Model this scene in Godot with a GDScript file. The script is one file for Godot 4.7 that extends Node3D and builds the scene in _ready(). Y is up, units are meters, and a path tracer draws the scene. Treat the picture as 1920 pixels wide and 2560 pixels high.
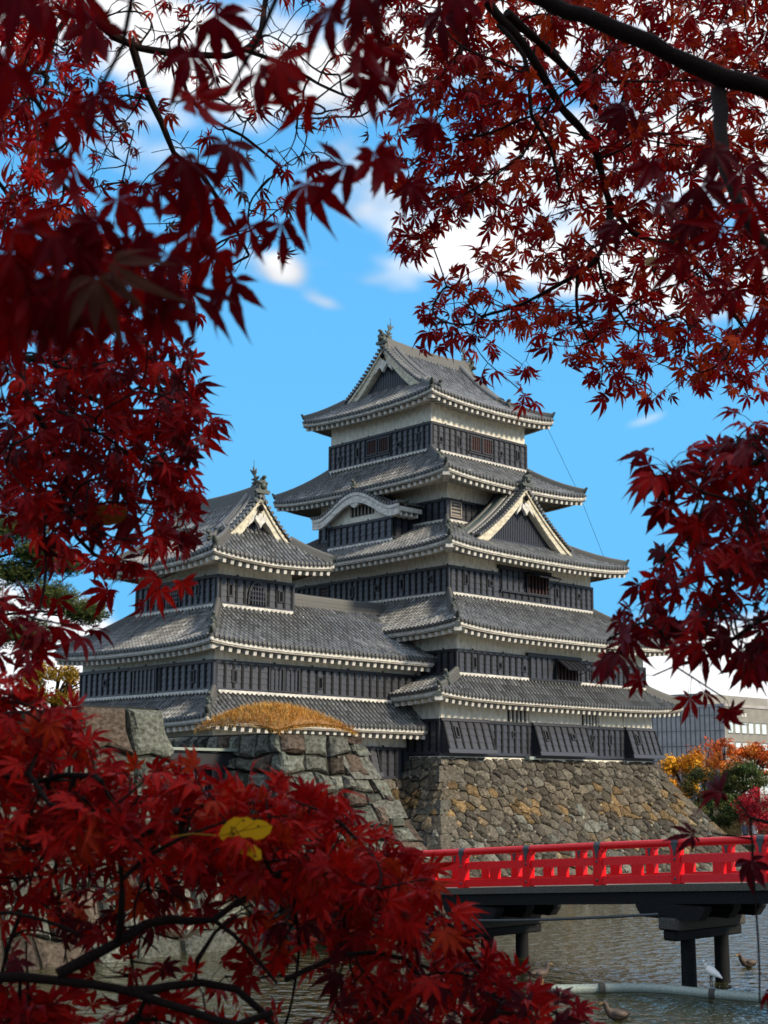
extends Node3D

# ------------------------------------------------------------------ mesh collector
class MB:
	var v := PackedVector3Array()
	var n := PackedVector3Array()
	var c := PackedColorArray()
	var col := Color(1, 1, 1)
	func tri(a: Vector3, b: Vector3, d: Vector3) -> void:   # counter-clockwise seen from outside
		var m := (b - a).cross(d - a).normalized()
		v.append(a); v.append(d); v.append(b)
		n.append(m); n.append(m); n.append(m)
		c.append(col); c.append(col); c.append(col)
	func tris(a: Vector3, b: Vector3, d: Vector3, na: Vector3, nb: Vector3, nd: Vector3) -> void:
		v.append(a); v.append(d); v.append(b)
		n.append(na); n.append(nd); n.append(nb)
		c.append(col); c.append(col); c.append(col)
	func quad(a: Vector3, b: Vector3, d: Vector3, e: Vector3) -> void:
		tri(a, b, d); tri(a, d, e)
	func hexa(p: Array) -> void:   # 0-3 bottom ring, 4-7 top ring, counter-clockwise from above
		quad(p[3], p[2], p[1], p[0]); quad(p[4], p[5], p[6], p[7])
		for i in 4:
			var j := (i + 1) % 4
			quad(p[i], p[j], p[j + 4], p[i + 4])
	func box(x0: float, x1: float, y0: float, y1: float, z0: float, z1: float, t := Transform3D()) -> void:
		hexa([t * Vector3(x0, y0, z1), t * Vector3(x1, y0, z1), t * Vector3(x1, y0, z0), t * Vector3(x0, y0, z0), t * Vector3(x0, y1, z1), t * Vector3(x1, y1, z1), t * Vector3(x1, y1, z0), t * Vector3(x0, y1, z0)])
	func cbox(x0: float, x1: float, y0: float, y1: float, z0: float, z1: float, k: float, t := Transform3D()) -> void:   # chamfered along all edges
		var xs := [x0, x0 + k, x1 - k, x1]; var ys := [y0, y0 + k, y1 - k, y1]; var zs := [z0, z0 + k, z1 - k, z1]
		var P := func(i, j, l): return t * Vector3(xs[i], ys[j], zs[l])
		quad(P.call(1, 1, 3), P.call(2, 1, 3), P.call(2, 2, 3), P.call(1, 2, 3)); quad(P.call(2, 1, 0), P.call(1, 1, 0), P.call(1, 2, 0), P.call(2, 2, 0))
		quad(P.call(3, 1, 2), P.call(3, 1, 1), P.call(3, 2, 1), P.call(3, 2, 2)); quad(P.call(0, 1, 1), P.call(0, 1, 2), P.call(0, 2, 2), P.call(0, 2, 1))
		quad(P.call(1, 3, 2), P.call(2, 3, 2), P.call(2, 3, 1), P.call(1, 3, 1)); quad(P.call(1, 0, 1), P.call(2, 0, 1), P.call(2, 0, 2), P.call(1, 0, 2))
		quad(P.call(1, 2, 3), P.call(2, 2, 3), P.call(2, 3, 2), P.call(1, 3, 2)); quad(P.call(2, 2, 0), P.call(1, 2, 0), P.call(1, 3, 1), P.call(2, 3, 1))
		quad(P.call(2, 1, 3), P.call(1, 1, 3), P.call(1, 0, 2), P.call(2, 0, 2)); quad(P.call(1, 1, 0), P.call(2, 1, 0), P.call(2, 0, 1), P.call(1, 0, 1))
		quad(P.call(2, 1, 3), P.call(3, 1, 2), P.call(3, 2, 2), P.call(2, 2, 3)); quad(P.call(3, 1, 1), P.call(2, 1, 0), P.call(2, 2, 0), P.call(3, 2, 1))
		quad(P.call(1, 1, 0), P.call(0, 1, 1), P.call(0, 2, 1), P.call(1, 2, 0)); quad(P.call(0, 1, 2), P.call(1, 1, 3), P.call(1, 2, 3), P.call(0, 2, 2))
		quad(P.call(3, 2, 2), P.call(3, 2, 1), P.call(2, 3, 1), P.call(2, 3, 2)); quad(P.call(0, 2, 1), P.call(0, 2, 2), P.call(1, 3, 2), P.call(1, 3, 1))
	func tube(p: PackedVector3Array, r: PackedFloat32Array, s := 6, flat := 1.0, up := Vector3.UP) -> void:
		var rings := []
		var m := p.size()
		for i in m:
			var d := (p[mini(i + 1, m - 1)] - p[maxi(i - 1, 0)]).normalized()
			var e := d.cross(up if absf(d.dot(up)) < 0.95 else Vector3.RIGHT).normalized()
			var f := e.cross(d).normalized()
			var ring := PackedVector3Array()
			var nr := PackedVector3Array()
			for k in s:
				var a := TAU * k / s
				var q := e * cos(a) * flat + f * sin(a)
				ring.append(p[i] + q * r[i]); nr.append(q.normalized())
			rings.append([ring, nr])
		for i in m - 1:
			var A: Array = rings[i]; var B: Array = rings[i + 1]
			for k in s:
				var l := (k + 1) % s
				tris(A[0][k], B[0][l], A[0][l], A[1][k], B[1][l], A[1][l])
				tris(A[0][k], B[0][k], B[0][l], A[1][k], B[1][k], B[1][l])
		for e in [0, m - 1]:
			if r[e] > 0.0015:
				var R: PackedVector3Array = rings[e][0]
				for k in range(1, s - 1):
					if e == 0: tri(R[0], R[k], R[k + 1])
					else: tri(R[0], R[k + 1], R[k])
	func prism(poly: PackedVector2Array, z0: float, z1: float, t: Transform3D) -> void:   # outline extruded from z0 to z1
		var idx := Geometry2D.triangulate_polygon(poly)
		var area := 0.0
		for i in poly.size():
			area += poly[i].cross(poly[(i + 1) % poly.size()])
		var V := func(i, z): return t * Vector3(poly[i].x, poly[i].y, z)
		for k in range(0, idx.size(), 3):
			var a := idx[k]; var b := idx[k + 1]; var d := idx[k + 2]
			if (poly[b] - poly[a]).cross(poly[d] - poly[a]) < 0:
				var h := b; b = d; d = h
			tri(V.call(a, z1), V.call(b, z1), V.call(d, z1)); tri(V.call(a, z0), V.call(d, z0), V.call(b, z0))
		for i in poly.size():
			var j := (i + 1) % poly.size()
			if area > 0: quad(V.call(i, z0), V.call(j, z0), V.call(j, z1), V.call(i, z1))
			else: quad(V.call(j, z0), V.call(i, z0), V.call(i, z1), V.call(j, z1))
	func blob(at: Vector3, rad: Vector3, s := 8, t := Transform3D()) -> void:
		for i in range(s / 2):
			for k in s:
				var q := []
				for w in [[i, k], [i, k + 1], [i + 1, k + 1], [i + 1, k]]:
					var a: float = PI * w[0] / (s / 2); var b: float = TAU * w[1] / s
					q.append(Vector3(sin(a) * cos(b), cos(a), sin(a) * sin(b)))
				tris(t * (at + q[0] * rad), t * (at + q[1] * rad), t * (at + q[2] * rad), t.basis * q[0], t.basis * q[1], t.basis * q[2])
				tris(t * (at + q[0] * rad), t * (at + q[2] * rad), t * (at + q[3] * rad), t.basis * q[0], t.basis * q[2], t.basis * q[3])
	func commit() -> ArrayMesh:
		var a := []
		a.resize(Mesh.ARRAY_MAX)
		a[Mesh.ARRAY_VERTEX] = v; a[Mesh.ARRAY_NORMAL] = n; a[Mesh.ARRAY_COLOR] = c
		var m := ArrayMesh.new()
		if v.size(): m.add_surface_from_arrays(Mesh.PRIMITIVE_TRIANGLES, a)
		return m

# ------------------------------------------------------------------ one roof slope: x along the eave, d inwards from the eave
class Slope:
	var o: Vector3; var ax: Vector3; var inw: Vector3
	var L := 1.0; var D := 1.0; var yE := 0.0; var yT := 0.0
	var hipL := 0.0; var hipR := 0.0; var hd := 0.0
	var up := 0.3; var k := 0.75; var upL := true; var upR := true; var lowL := 0.0
	func h(x: float, d: float) -> float:
		var dm := 99.0
		if upL: dm = minf(dm, x)
		if upR: dm = minf(dm, L - x)
		var b := yE - up * (1.0 - exp(-maxf(dm, 0.0) / 1.7))
		var r := d / D
		return b + (yT - b) * (k * r + (1.0 - k) * r * absf(r))
	func top(x: float) -> float:
		var m := D
		var q := hd if hd > 0 else D
		if hipL > 0 and x < hipL: m = minf(m, q * x / hipL)
		if hipR > 0 and L - x < hipR: m = minf(m, q * (L - x) / hipR)
		return maxf(m, 0.0)
	func pos(x: float, d: float) -> Vector3:
		return o + ax * x + inw * d + Vector3(0, h(x, d), 0)

var rng := RandomNumberGenerator.new()
var M := {}
var taken := {}
var offs := {}
var UNIT: ArrayMesh
const TH := 43.498
const KC := Vector3(2.385, 0, -75.0)
const CAM := Vector3(0, 4.1, 0)
const PITCH := 11.102
const FPX := 3488.8
var CB: Basis

func numbered(called: String) -> String:
	if not taken.has(called):
		taken[called] = 0
		return called
	taken[called] += 1
	return "%s_%03d" % [called, taken[called]]

func tag(o: Node3D, label: String, category: String, group := "", kind := "") -> void:
	if label: o.set_meta("label", label)
	if category: o.set_meta("category", category)
	if group: o.set_meta("group", group)
	if kind: o.set_meta("kind", kind)

func thing(called: String, label: String, category: String, at := Vector3.ZERO, basis := Basis(), group := "") -> Node3D:
	var o := Node3D.new()
	o.name = numbered(called)
	o.transform = Transform3D(basis, at)
	add_child(o)
	tag(o, label, category, group)
	return o

# a thing of the castle: its parts are given in the castle's own axes (x along the right-hand front, z towards the moat)
func castle_thing(called: String, label: String, category: String, base: Vector3, group := "") -> Node3D:
	var o := thing(called, label, category, KC + CB * base, CB, group)
	offs[o] = base
	return o

func node(called: String, mesh: Mesh, mat: Material, parent: Node = self, t := Transform3D(), stuff := false) -> MeshInstance3D:
	var o := MeshInstance3D.new()
	o.name = called if parent != self else numbered(called)
	o.mesh = mesh
	o.material_override = mat
	if offs.has(parent): t = Transform3D(Basis(), -offs[parent]) * t
	o.transform = t
	if stuff: o.set_meta("kind", "stuff")
	parent.add_child(o, true)
	return o

func part(called: String, mb: MB, mat: Material, parent: Node, stuff := false) -> MeshInstance3D:
	return node(called, mb.commit(), mat, parent, Transform3D(), stuff)

# a box piece that shares one mesh: centre, size, axes
func bx(called: String, mat: Material, parent: Node, frame: Transform3D, lo: Vector3, hi: Vector3) -> MeshInstance3D:
	var t := frame * Transform3D(Basis().scaled(hi - lo), (lo + hi) * 0.5)
	return node(called, UNIT, mat, parent, t)

func at(px: float, py: float, dist: float) -> Vector3:
	var a := deg_to_rad(PITCH)
	var x := px - 960.0; var y := py - 1280.0
	var f := Vector3(0, sin(a), -cos(a)); var u := Vector3(0, cos(a), sin(a))
	return CAM + (f * FPX + Vector3.RIGHT * x - u * y).normalized() * dist

func noise_tex(freq: float, lo: Color, hi: Color, seed_ := 1, size := 512, octaves := 4, mid := 0.5, normal := 0.0) -> NoiseTexture2D:
	var nz := FastNoiseLite.new()
	nz.seed = seed_; nz.frequency = freq; nz.fractal_octaves = octaves; nz.noise_type = FastNoiseLite.TYPE_SIMPLEX_SMOOTH
	var t := NoiseTexture2D.new()
	t.width = size; t.height = size; t.seamless = true; t.noise = nz
	if normal > 0.0:
		t.as_normal_map = true; t.bump_strength = normal
	else:
		var g := Gradient.new()
		g.set_color(0, lo); g.set_color(1, hi)
		g.add_point(mid, lo.lerp(hi, 0.5))
		t.color_ramp = g
	return t

func lin(r: float, g: float, b: float) -> Color:
	return Color(r, g, b).linear_to_srgb()

func mat(called: String, c: Color, rough := 0.8, spec := 0.5) -> StandardMaterial3D:
	var m := StandardMaterial3D.new()
	m.resource_name = called
	m.albedo_color = c.linear_to_srgb()
	m.roughness = rough; m.metallic_specular = spec
	m.cull_mode = BaseMaterial3D.CULL_DISABLED
	M[called] = m
	return m

func weathered(m: StandardMaterial3D, tex: Texture2D, scale: Vector3, nrm: Texture2D = null, strength := 0.5) -> StandardMaterial3D:
	m.albedo_texture = tex
	m.uv1_triplanar = true; m.uv1_world_triplanar = true
	m.uv1_scale = scale
	if nrm:
		m.normal_enabled = true; m.normal_texture = nrm; m.normal_scale = strength
	return m

func materials() -> void:
	var g := func(x): return Color(x, x, x)
	var blotch := noise_tex(0.012, g.call(0.62), g.call(1.0), 3)
	var streak := noise_tex(0.02, Color(0.66, 0.63, 0.56), Color(1, 1, 1), 8, 512, 5, 0.30)
	var fine := noise_tex(0.05, g.call(0.6), g.call(1.0), 5)
	var rough_n := noise_tex(0.05, g.call(0), g.call(1), 11, 512, 4, 0.5, 6.0)
	weathered(mat("plaster", Color(0.88, 0.85, 0.765), 0.9, 0.3), streak, Vector3(0.55, 0.16, 0.55))
	weathered(mat("cream", Color(0.80, 0.73, 0.56), 0.7, 0.4), blotch, Vector3(0.7, 0.7, 0.7))
	weathered(mat("trim_white", Color(0.80, 0.77, 0.70), 0.85, 0.3), blotch, Vector3(0.6, 0.6, 0.6))
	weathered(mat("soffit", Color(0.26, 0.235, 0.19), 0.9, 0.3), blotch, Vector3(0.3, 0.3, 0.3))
	weathered(mat("lacquer", Color(0.050, 0.053, 0.070), 0.36, 0.5), fine, Vector3(1.2, 0.5, 1.2))
	weathered(mat("lacquer_rail", Color(0.028, 0.029, 0.038), 0.45, 0.45), fine, Vector3(1.2, 1.2, 1.2))
	mat("batten", Color(0.006, 0.008, 0.009), 0.6, 0.3)
	mat("void", Color(0.006, 0.006, 0.008), 0.9, 0.2)
	mat("red_wood", Color(0.030, 0.009, 0.007), 0.8)
	mat("grey_wood", Color(0.24, 0.21, 0.18), 0.85)
	mat("copper_green", Color(0.16, 0.30, 0.22), 0.7)
	var tile := weathered(mat("tile", Color(1, 1, 1), 0.42, 0.55), fine, Vector3(0.8, 0.8, 0.8))
	tile.vertex_color_use_as_albedo = true
	weathered(mat("tile_dark", Color(0.075, 0.078, 0.072), 0.5, 0.5), fine, Vector3(1, 1, 1))
	weathered(mat("ridge_tile", Color(0.15, 0.148, 0.14), 0.6, 0.5), fine, Vector3(0.7, 0.7, 0.7))
	mat("ornament", Color(0.05, 0.06, 0.052), 0.55)
	var stone := weathered(mat("stone", Color(1, 1, 1), 0.9, 0.3), noise_tex(0.03, Color(0.28, 0.27, 0.24), Color(1.0, 1.0, 1.0), 21, 512, 5), Vector3(0.42, 0.42, 0.42), rough_n, 0.9)
	stone.vertex_color_use_as_albedo = true
	mat("mortar", Color(0.028, 0.027, 0.022), 1.0, 0.1)
	weathered(mat("rail_red", Color(0.80, 0.006, 0.012), 0.32, 0.4), noise_tex(0.03, Color(0.82, 0.8, 0.8), Color(1, 1, 1), 31), Vector3(0.8, 0.8, 0.8))
	mat("rail_band", Color(0.035, 0.04, 0.045), 0.45)
	weathered(mat("pier_timber", Color(0.015, 0.016, 0.018), 0.75, 0.3), noise_tex(0.04, Color(0.4, 0.4, 0.4), Color(1, 1, 1), 33), Vector3(2.0, 0.5, 2.0), rough_n, 0.5)
	weathered(mat("deck_edge", Color(0.17, 0.16, 0.13), 0.9), noise_tex(0.06, Color(0.25, 0.25, 0.22), Color(1, 1, 1), 35), Vector3(1, 1, 1), rough_n, 0.7)
	weathered(mat("pier_stone", Color(0.10, 0.092, 0.078), 0.9), noise_tex(0.05, Color(0.4, 0.4, 0.4), Color(1, 1, 1), 36), Vector3(1, 1, 1), rough_n, 0.7)
	weathered(mat("pipe", Color(0.42, 0.47, 0.44), 0.4), noise_tex(0.03, Color(0.55, 0.58, 0.52), Color(1, 1, 1), 37), Vector3(1.4, 1.4, 1.4))
	weathered(mat("bark", Color(0.034, 0.024, 0.020), 0.9, 0.3), noise_tex(0.05, Color(0.45, 0.45, 0.45), Color(1, 1, 1), 41), Vector3(9, 9, 9), rough_n, 0.8)
	var leafmat := mat("leaf", Color(1, 1, 1), 0.5, 0.26)
	leafmat.vertex_color_use_as_albedo = true
	leafmat.backlight_enabled = true; leafmat.backlight = Color(0.8, 0.8, 0.8)
	var fol := mat("foliage", Color(1, 1, 1), 0.7, 0.3)
	fol.vertex_color_use_as_albedo = true
	fol.backlight_enabled = true; fol.backlight = Color(0.5, 0.5, 0.5)
	var straw := mat("straw", Color(1, 1, 1), 0.8, 0.3)
	straw.vertex_color_use_as_albedo = true
	straw.backlight_enabled = true; straw.backlight = Color(0.4, 0.4, 0.4)
	weathered(mat("office_wall", Color(0.43, 0.40, 0.39), 0.8), noise_tex(0.02, g.call(0.8), g.call(1.0), 51), Vector3(0.05, 0.05, 0.05))
	weathered(mat("office_front", Color(0.27, 0.26, 0.23), 0.8), noise_tex(0.02, g.call(0.8), g.call(1.0), 52), Vector3(0.05, 0.05, 0.05))
	mat("office_glass", Color(0.55, 0.66, 0.68), 0.12, 0.9)
	mat("office_frame", Color(0.10, 0.10, 0.10), 0.6)
	mat("sign_white", Color(0.75, 0.72, 0.66), 0.6)
	weathered(mat("earth", Color(0.10, 0.085, 0.05), 1.0, 0.1), noise_tex(0.03, g.call(0.5), g.call(1.0), 61), Vector3(0.2, 0.2, 0.2), rough_n, 0.6)
	var water := mat("water", Color(0.034, 0.033, 0.011), 0.05, 0.65)
	water.normal_enabled = true
	water.normal_texture = noise_tex(0.008, g.call(0), g.call(1), 71, 1024, 4, 0.5, 15.0)
	water.normal_scale = 1.25
	water.uv1_scale = Vector3(120, 70, 1)
	var plain := mat("painted", Color(1, 1, 1), 0.7)
	plain.vertex_color_use_as_albedo = true

func sky_image() -> ImageTexture:
	var w := 3072; var h := 1536
	var a := FastNoiseLite.new(); a.seed = 5; a.frequency = 2.6; a.fractal_octaves = 5; a.fractal_gain = 0.5
	var b := FastNoiseLite.new(); b.seed = 17; b.frequency = 7.0; b.fractal_octaves = 4
	var data := PackedFloat32Array()
	data.resize(w * h * 3)
	var low := Color(0.27, 0.60, 0.80)
	var mid := Color(0.118, 0.435, 0.79)
	var high := Color(0.066, 0.27, 0.66)
	for j in h:
		var el := (0.5 - (j + 0.5) / h) * PI
		var deg := rad_to_deg(el)
		var base := mid.lerp(low, clampf(1.0 - deg / 7.0, 0, 1) * 0.6) if deg < 14 else mid.lerp(high, clampf((deg - 14) / 40.0, 0, 1))
		if deg < -3.0: base = Color(0.30, 0.30, 0.28)
		var ce := cos(el); var se := sin(el)
		for i in w:
			var o := (j * w + i) * 3
			if deg < -3.0:
				data[o] = base.r; data[o + 1] = base.g; data[o + 2] = base.b
				continue
			var az := wrapf((i + 0.5) / w * TAU, -PI, PI)
			var ad := rad_to_deg(az)
			var x := sin(az) * ce; var z := -cos(az) * ce
			# a clear lane lies low over the castle; cloud banks elsewhere
			var lane := exp(-pow((deg - 13.5) / 6.5, 2.0)) * exp(-pow((ad + 1.0) / 24.0, 4.0))
			var cover := 0.16 - 0.85 * lane
			if deg > 20: cover += 0.24 * clampf((deg - 22) / 6.0, 0, 1)
			cover += 0.55 * exp(-pow((deg - 4.5) / 3.4, 2.0) - pow((ad + 13.0) / 4.5, 2.0)) + 0.60 * exp(-pow((deg - 4.8) / 2.6, 2.0) - pow((ad - 14.0) / 6.5, 2.0))
			cover += 0.92 * exp(-pow((deg - 14.6 - (ad - 10.5) * 0.28) / 0.55, 2.0) - pow((ad - 10.8) / 2.6, 2.0))
			cover += 0.62 * exp(-pow((deg - 19.6 + (ad + 2.6) * 0.3) / 0.5, 2.0) - pow((ad + 2.4) / 1.4, 2.0))
			cover += 0.66 * exp(-pow((deg - 20.9 + (ad + 4.6) * 0.2) / 0.6, 2.0) - pow((ad + 4.4) / 1.0, 2.0)) + 0.55 * exp(-pow((deg - 16.2) / 0.7, 2.0) - pow((ad - 9.6) / 0.9, 2.0))
			var f := a.get_noise_3d(x, se * 2.4, z) * 1.25 + b.get_noise_3d(x, se * 2.0, z) * 0.50
			var t := clampf((f + cover) / 0.50, 0.0, 1.0)
			t = t * t * (3.0 - 2.0 * t)
			var body := clampf(0.80 + 0.55 * (f + cover) - 0.25 * clampf(b.get_noise_3d(x * 0.7 + 3.0, se * 2.0, z) * 2.0, 0, 1), 0.62, 1.16)
			body *= 0.84
			data[o] = lerpf(base.r, body * 0.99, t); data[o + 1] = lerpf(base.g, body * 1.0, t); data[o + 2] = lerpf(base.b, body * 1.03, t)
	return ImageTexture.create_from_image(Image.create_from_data(w, h, false, Image.FORMAT_RGBF, data.to_byte_array()))

func setup() -> void:
	CB = Basis(Vector3.UP, deg_to_rad(TH))
	rng.seed = 7
	var cam := Camera3D.new()
	cam.name = "camera"
	cam.position = CAM
	cam.rotation_degrees = Vector3(PITCH, 0, 0.303)
	cam.fov = 40.29
	cam.near = 0.05; cam.far = 3000
	var attr := CameraAttributesPhysical.new()
	attr.frustum_focal_length = 32.71
	attr.exposure_aperture = APERTURE
	attr.frustum_focus_distance = FOCUS
	attr.frustum_far = 3000; attr.frustum_near = 0.05
	cam.attributes = attr
	add_child(cam)
	cam.fov = 40.29
	cam.current = true
	var env := Environment.new()
	env.background_mode = Environment.BG_SKY
	var sky := Sky.new()
	var pan := PanoramaSkyMaterial.new()
	pan.panorama = sky_image()
	pan.energy_multiplier = 1.0
	sky.sky_material = pan
	env.sky = sky
	env.tonemap_mode = Environment.TONE_MAPPER_LINEAR
	env.tonemap_exposure = 1.3
	env.sdfgi_enabled = true; env.ssao_enabled = true; env.ssil_enabled = true
	var we := WorldEnvironment.new()
	we.environment = env
	we.name = "environment"
	add_child(we)
	var sun := DirectionalLight3D.new()
	sun.name = "sun"
	sun.light_energy = 1.3
	sun.light_angular_distance = 8.0
	sun.light_color = Color(1.0, 0.94, 0.84)
	sun.shadow_enabled = true
	add_child(sun)
	var from := CB * Vector3(0.26, 0.47, 0.82)
	sun.look_at_from_position(from * 50, Vector3.ZERO)

const APERTURE := 9.0
const FOCUS := 6.5

# ------------------------------------------------------------------ castle pieces
func slope(o: Vector3, ax: Vector3, inw: Vector3, L: float, D: float, yE: float, yT: float, hipL: float, hipR: float, opt := {}) -> Slope:
	var s := Slope.new()
	s.o = Vector3(o.x, 0, o.z); s.ax = ax; s.inw = inw; s.L = L; s.D = D; s.yE = yE; s.yT = yT; s.hipL = hipL; s.hipR = hipR
	for key in opt: s.set(key, opt[key])
	return s

func tone(base: float, spread: float) -> Color:
	var g := base * (1.0 + rng.randf_range(-spread, spread))
	return Color(g * 0.99, g, g * 0.985)

# rows of round cover tiles over concave pans, laid course by course
func tiles(s: Slope, mb: MB, pitch := 0.245) -> void:
	var n := maxi(2, int(round(s.L / pitch)))
	var w := s.L / n
	var side := s.ax
	for i in n + 1:
		var x := clampf(i * w, 0.04, s.L - 0.04)
		var top := s.top(x)
		var d0 := -0.07
		if s.lowL > 0.0 and x < s.lowL: d0 = s.D * (1.0 - x / s.lowL) * 0.66
		if top - d0 < 0.15: continue
		var m := maxi(1, int(round((top - d0) / 0.30)))
		for j in m:
			var a := lerpf(d0, top, float(j) / m); var b := lerpf(d0, top, float(j + 1) / m)
			var p := s.pos(x, a); var q := s.pos(x, b)
			var ra := w * 0.34; var rb := w * 0.26
			mb.col = tone(0.30, 0.38)
			if rng.randf() < 0.06: mb.col = tone(0.50, 0.2)
			var pr := []; var qr := []
			for k in 5:
				var g := PI * k / 4.0
				var u := side * cos(g) + Vector3.UP * sin(g)
				pr.append([p + u * ra + Vector3(0, 0.012, 0), u]); qr.append([q + u * rb, u])
			for k in 4:
				mb.tris(pr[k][0], qr[k + 1][0], pr[k + 1][0], pr[k][1], qr[k + 1][1], pr[k + 1][1])
				mb.tris(pr[k][0], qr[k][0], qr[k + 1][0], pr[k][1], qr[k][1], qr[k + 1][1])
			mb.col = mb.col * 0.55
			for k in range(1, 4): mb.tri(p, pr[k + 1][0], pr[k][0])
			if i < n:
				var x2 := minf(x + w, s.L)
				var t2 := s.top(x2)
				var e := minf(b, t2)
				if a < e:
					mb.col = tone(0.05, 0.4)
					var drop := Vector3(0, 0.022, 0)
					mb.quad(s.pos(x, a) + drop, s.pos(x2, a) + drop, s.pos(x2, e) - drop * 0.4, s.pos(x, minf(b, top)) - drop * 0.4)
		if d0 < 0.0:   # the round end tile of the row
			var c := s.pos(x, d0 - 0.012) + Vector3(0, 0.0, 0)
			mb.col = tone(0.085, 0.25)
			for k in 8:
				var g0 := TAU * k / 8; var g1 := TAU * (k + 1) / 8
				var u0 := (side * cos(g0) + Vector3.UP * sin(g0)) * w * 0.42; var u1 := (side * cos(g1) + Vector3.UP * sin(g1)) * w * 0.42
				mb.tri(c - s.inw * 0.012, c + u1, c + u0)
				mb.quad(c + u0, c + u1, c + u1 + s.inw * 0.05, c + u0 + s.inw * 0.05)

# boards under the tiles and the underside of the eave
func deck(s: Slope, top_mb: MB, under: MB) -> void:
	var nx := maxi(8, int(s.L / 0.5)); var nd := 5
	for j in nd:
		for i in nx:
			var q := []
			for w in [[i, j], [i + 1, j], [i + 1, j + 1], [i, j + 1]]:
				var r: float = float(w[1]) / nd
				var hd: float = s.hd if s.hd > 0 else s.D
				var d: float = r * s.D
				var ins := minf(d / hd, 1.0)
				var x: float = lerpf(s.hipL * ins, s.L - s.hipR * ins, float(w[0]) / nx)
				q.append(s.pos(x, d))
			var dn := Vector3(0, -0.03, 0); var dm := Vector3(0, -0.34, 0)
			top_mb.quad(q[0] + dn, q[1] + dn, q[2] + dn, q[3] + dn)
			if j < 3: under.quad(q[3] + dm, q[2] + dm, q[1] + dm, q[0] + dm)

# a band that follows the eave: d0..d1 inwards, y0..y1 below the tiles
func eave_band(s: Slope, mb: MB, d0: float, d1: float, y0: float, y1: float, endL := 0.0, endR := 0.0) -> void:
	var n := maxi(10, int(s.L / 0.4))
	for i in n:
		var x0 := lerpf(endL, s.L - endR, float(i) / n); var x1 := lerpf(endL, s.L - endR, float(i + 1) / n)
		var p := []
		for x in [x0, x1]:
			var y := s.h(x, 0.0)
			var b: Vector3 = s.o + s.ax * x
			p.append([b + s.inw * d0 + Vector3(0, y - y0, 0), b + s.inw * d1 + Vector3(0, y - y0, 0), b + s.inw * d1 + Vector3(0, y - y1, 0), b + s.inw * d0 + Vector3(0, y - y1, 0)])
		mb.quad(p[0][3], p[1][3], p[1][0], p[0][0]); mb.quad(p[0][0], p[1][0], p[1][1], p[0][1]); mb.quad(p[0][2], p[1][2], p[1][3], p[0][3])
		if i == 0: mb.quad(p[0][0], p[0][1], p[0][2], p[0][3])
		if i == n - 1: mb.quad(p[1][3], p[1][2], p[1][1], p[1][0])

func rafters(s: Slope, parent: Node, reach: float, from := 0.0, to := 0.0, pitch := 0.41) -> void:
	var n := int((s.L - from - to - 0.5) / pitch)
	for i in n + 1:
		var x := from + 0.25 + (s.L - from - to - 0.5) * i / n
		var y0 := s.h(x, 0.0) - 0.53
		var a := s.o + s.ax * x + s.inw * 0.13 + Vector3(0, y0, 0)
		var b := s.o + s.ax * x + s.inw * reach + Vector3(0, y0 + (reach - 0.13) * 0.22, 0)
		var z := (b - a).normalized()
		var y := z.cross(s.ax).normalized()
		if y.y < 0: y = -y
		var basis := Basis(s.ax * 0.165, y * 0.19, -z * a.distance_to(b))
		node("rafter", UNIT, M.trim_white, parent, Transform3D(basis, (a + b) * 0.5 + Vector3(0, 0.075, 0)))

func hip_ridge(p: PackedVector3Array, parent: Node, wide: float, high: float, horn := true, called := "hip_ridge") -> void:
	var mb := MB.new()
	var body := PackedVector3Array(); var r := PackedFloat32Array()
	var n := p.size()
	for i in n - 1:
		var d := (p[i + 1] - p[i]); d.y = 0; d = d.normalized()
		var e := Vector3(-d.z, 0, d.x) * wide * 0.5
		var y := Vector3(0, high, 0)
		var lo := Vector3(0, -0.12, 0)
		for k in 3:   # stacked courses, each a little narrower
			var f0 := 1.0 - 0.16 * k
			var ya := lo.lerp(y, k / 3.0); var yb := lo.lerp(y, (k + 1) / 3.0) - Vector3(0, 0.012, 0)
			mb.hexa([p[i] - e * f0 + ya, p[i + 1] - e * f0 + ya, p[i + 1] + e * f0 + ya, p[i] + e * f0 + ya, p[i] - e * f0 + yb, p[i + 1] - e * f0 + yb, p[i + 1] + e * f0 + yb, p[i] + e * f0 + yb])
	for i in n: body.append(p[i] + Vector3(0, high, 0)); r.append(wide * 0.30)
	mb.tube(body, r, 8)
	var ridge := part(called, mb, M.ridge_tile, parent)
	var d0 := (p[0] - p[1]); d0.y = 0; d0 = d0.normalized()
	if horn: ornament(p[0] + Vector3(0, -0.1, 0), d0, wide * 1.15, high * 1.6 + 0.2, parent)
	elif called == "hip_ridge":   # low upturned tip
		var tp := MB.new()
		tp.tube(PackedVector3Array([p[0] - d0 * 0.3 + Vector3(0, high * 0.6, 0), p[0] + d0 * 0.05 + Vector3(0, high * 0.7, 0), p[0] + d0 * 0.2 + Vector3(0, high + 0.14, 0)]), PackedFloat32Array([wide * 0.4, wide * 0.42, 0.05]), 8)
		part("ridge_tip", tp, M.ornament, parent)

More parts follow.
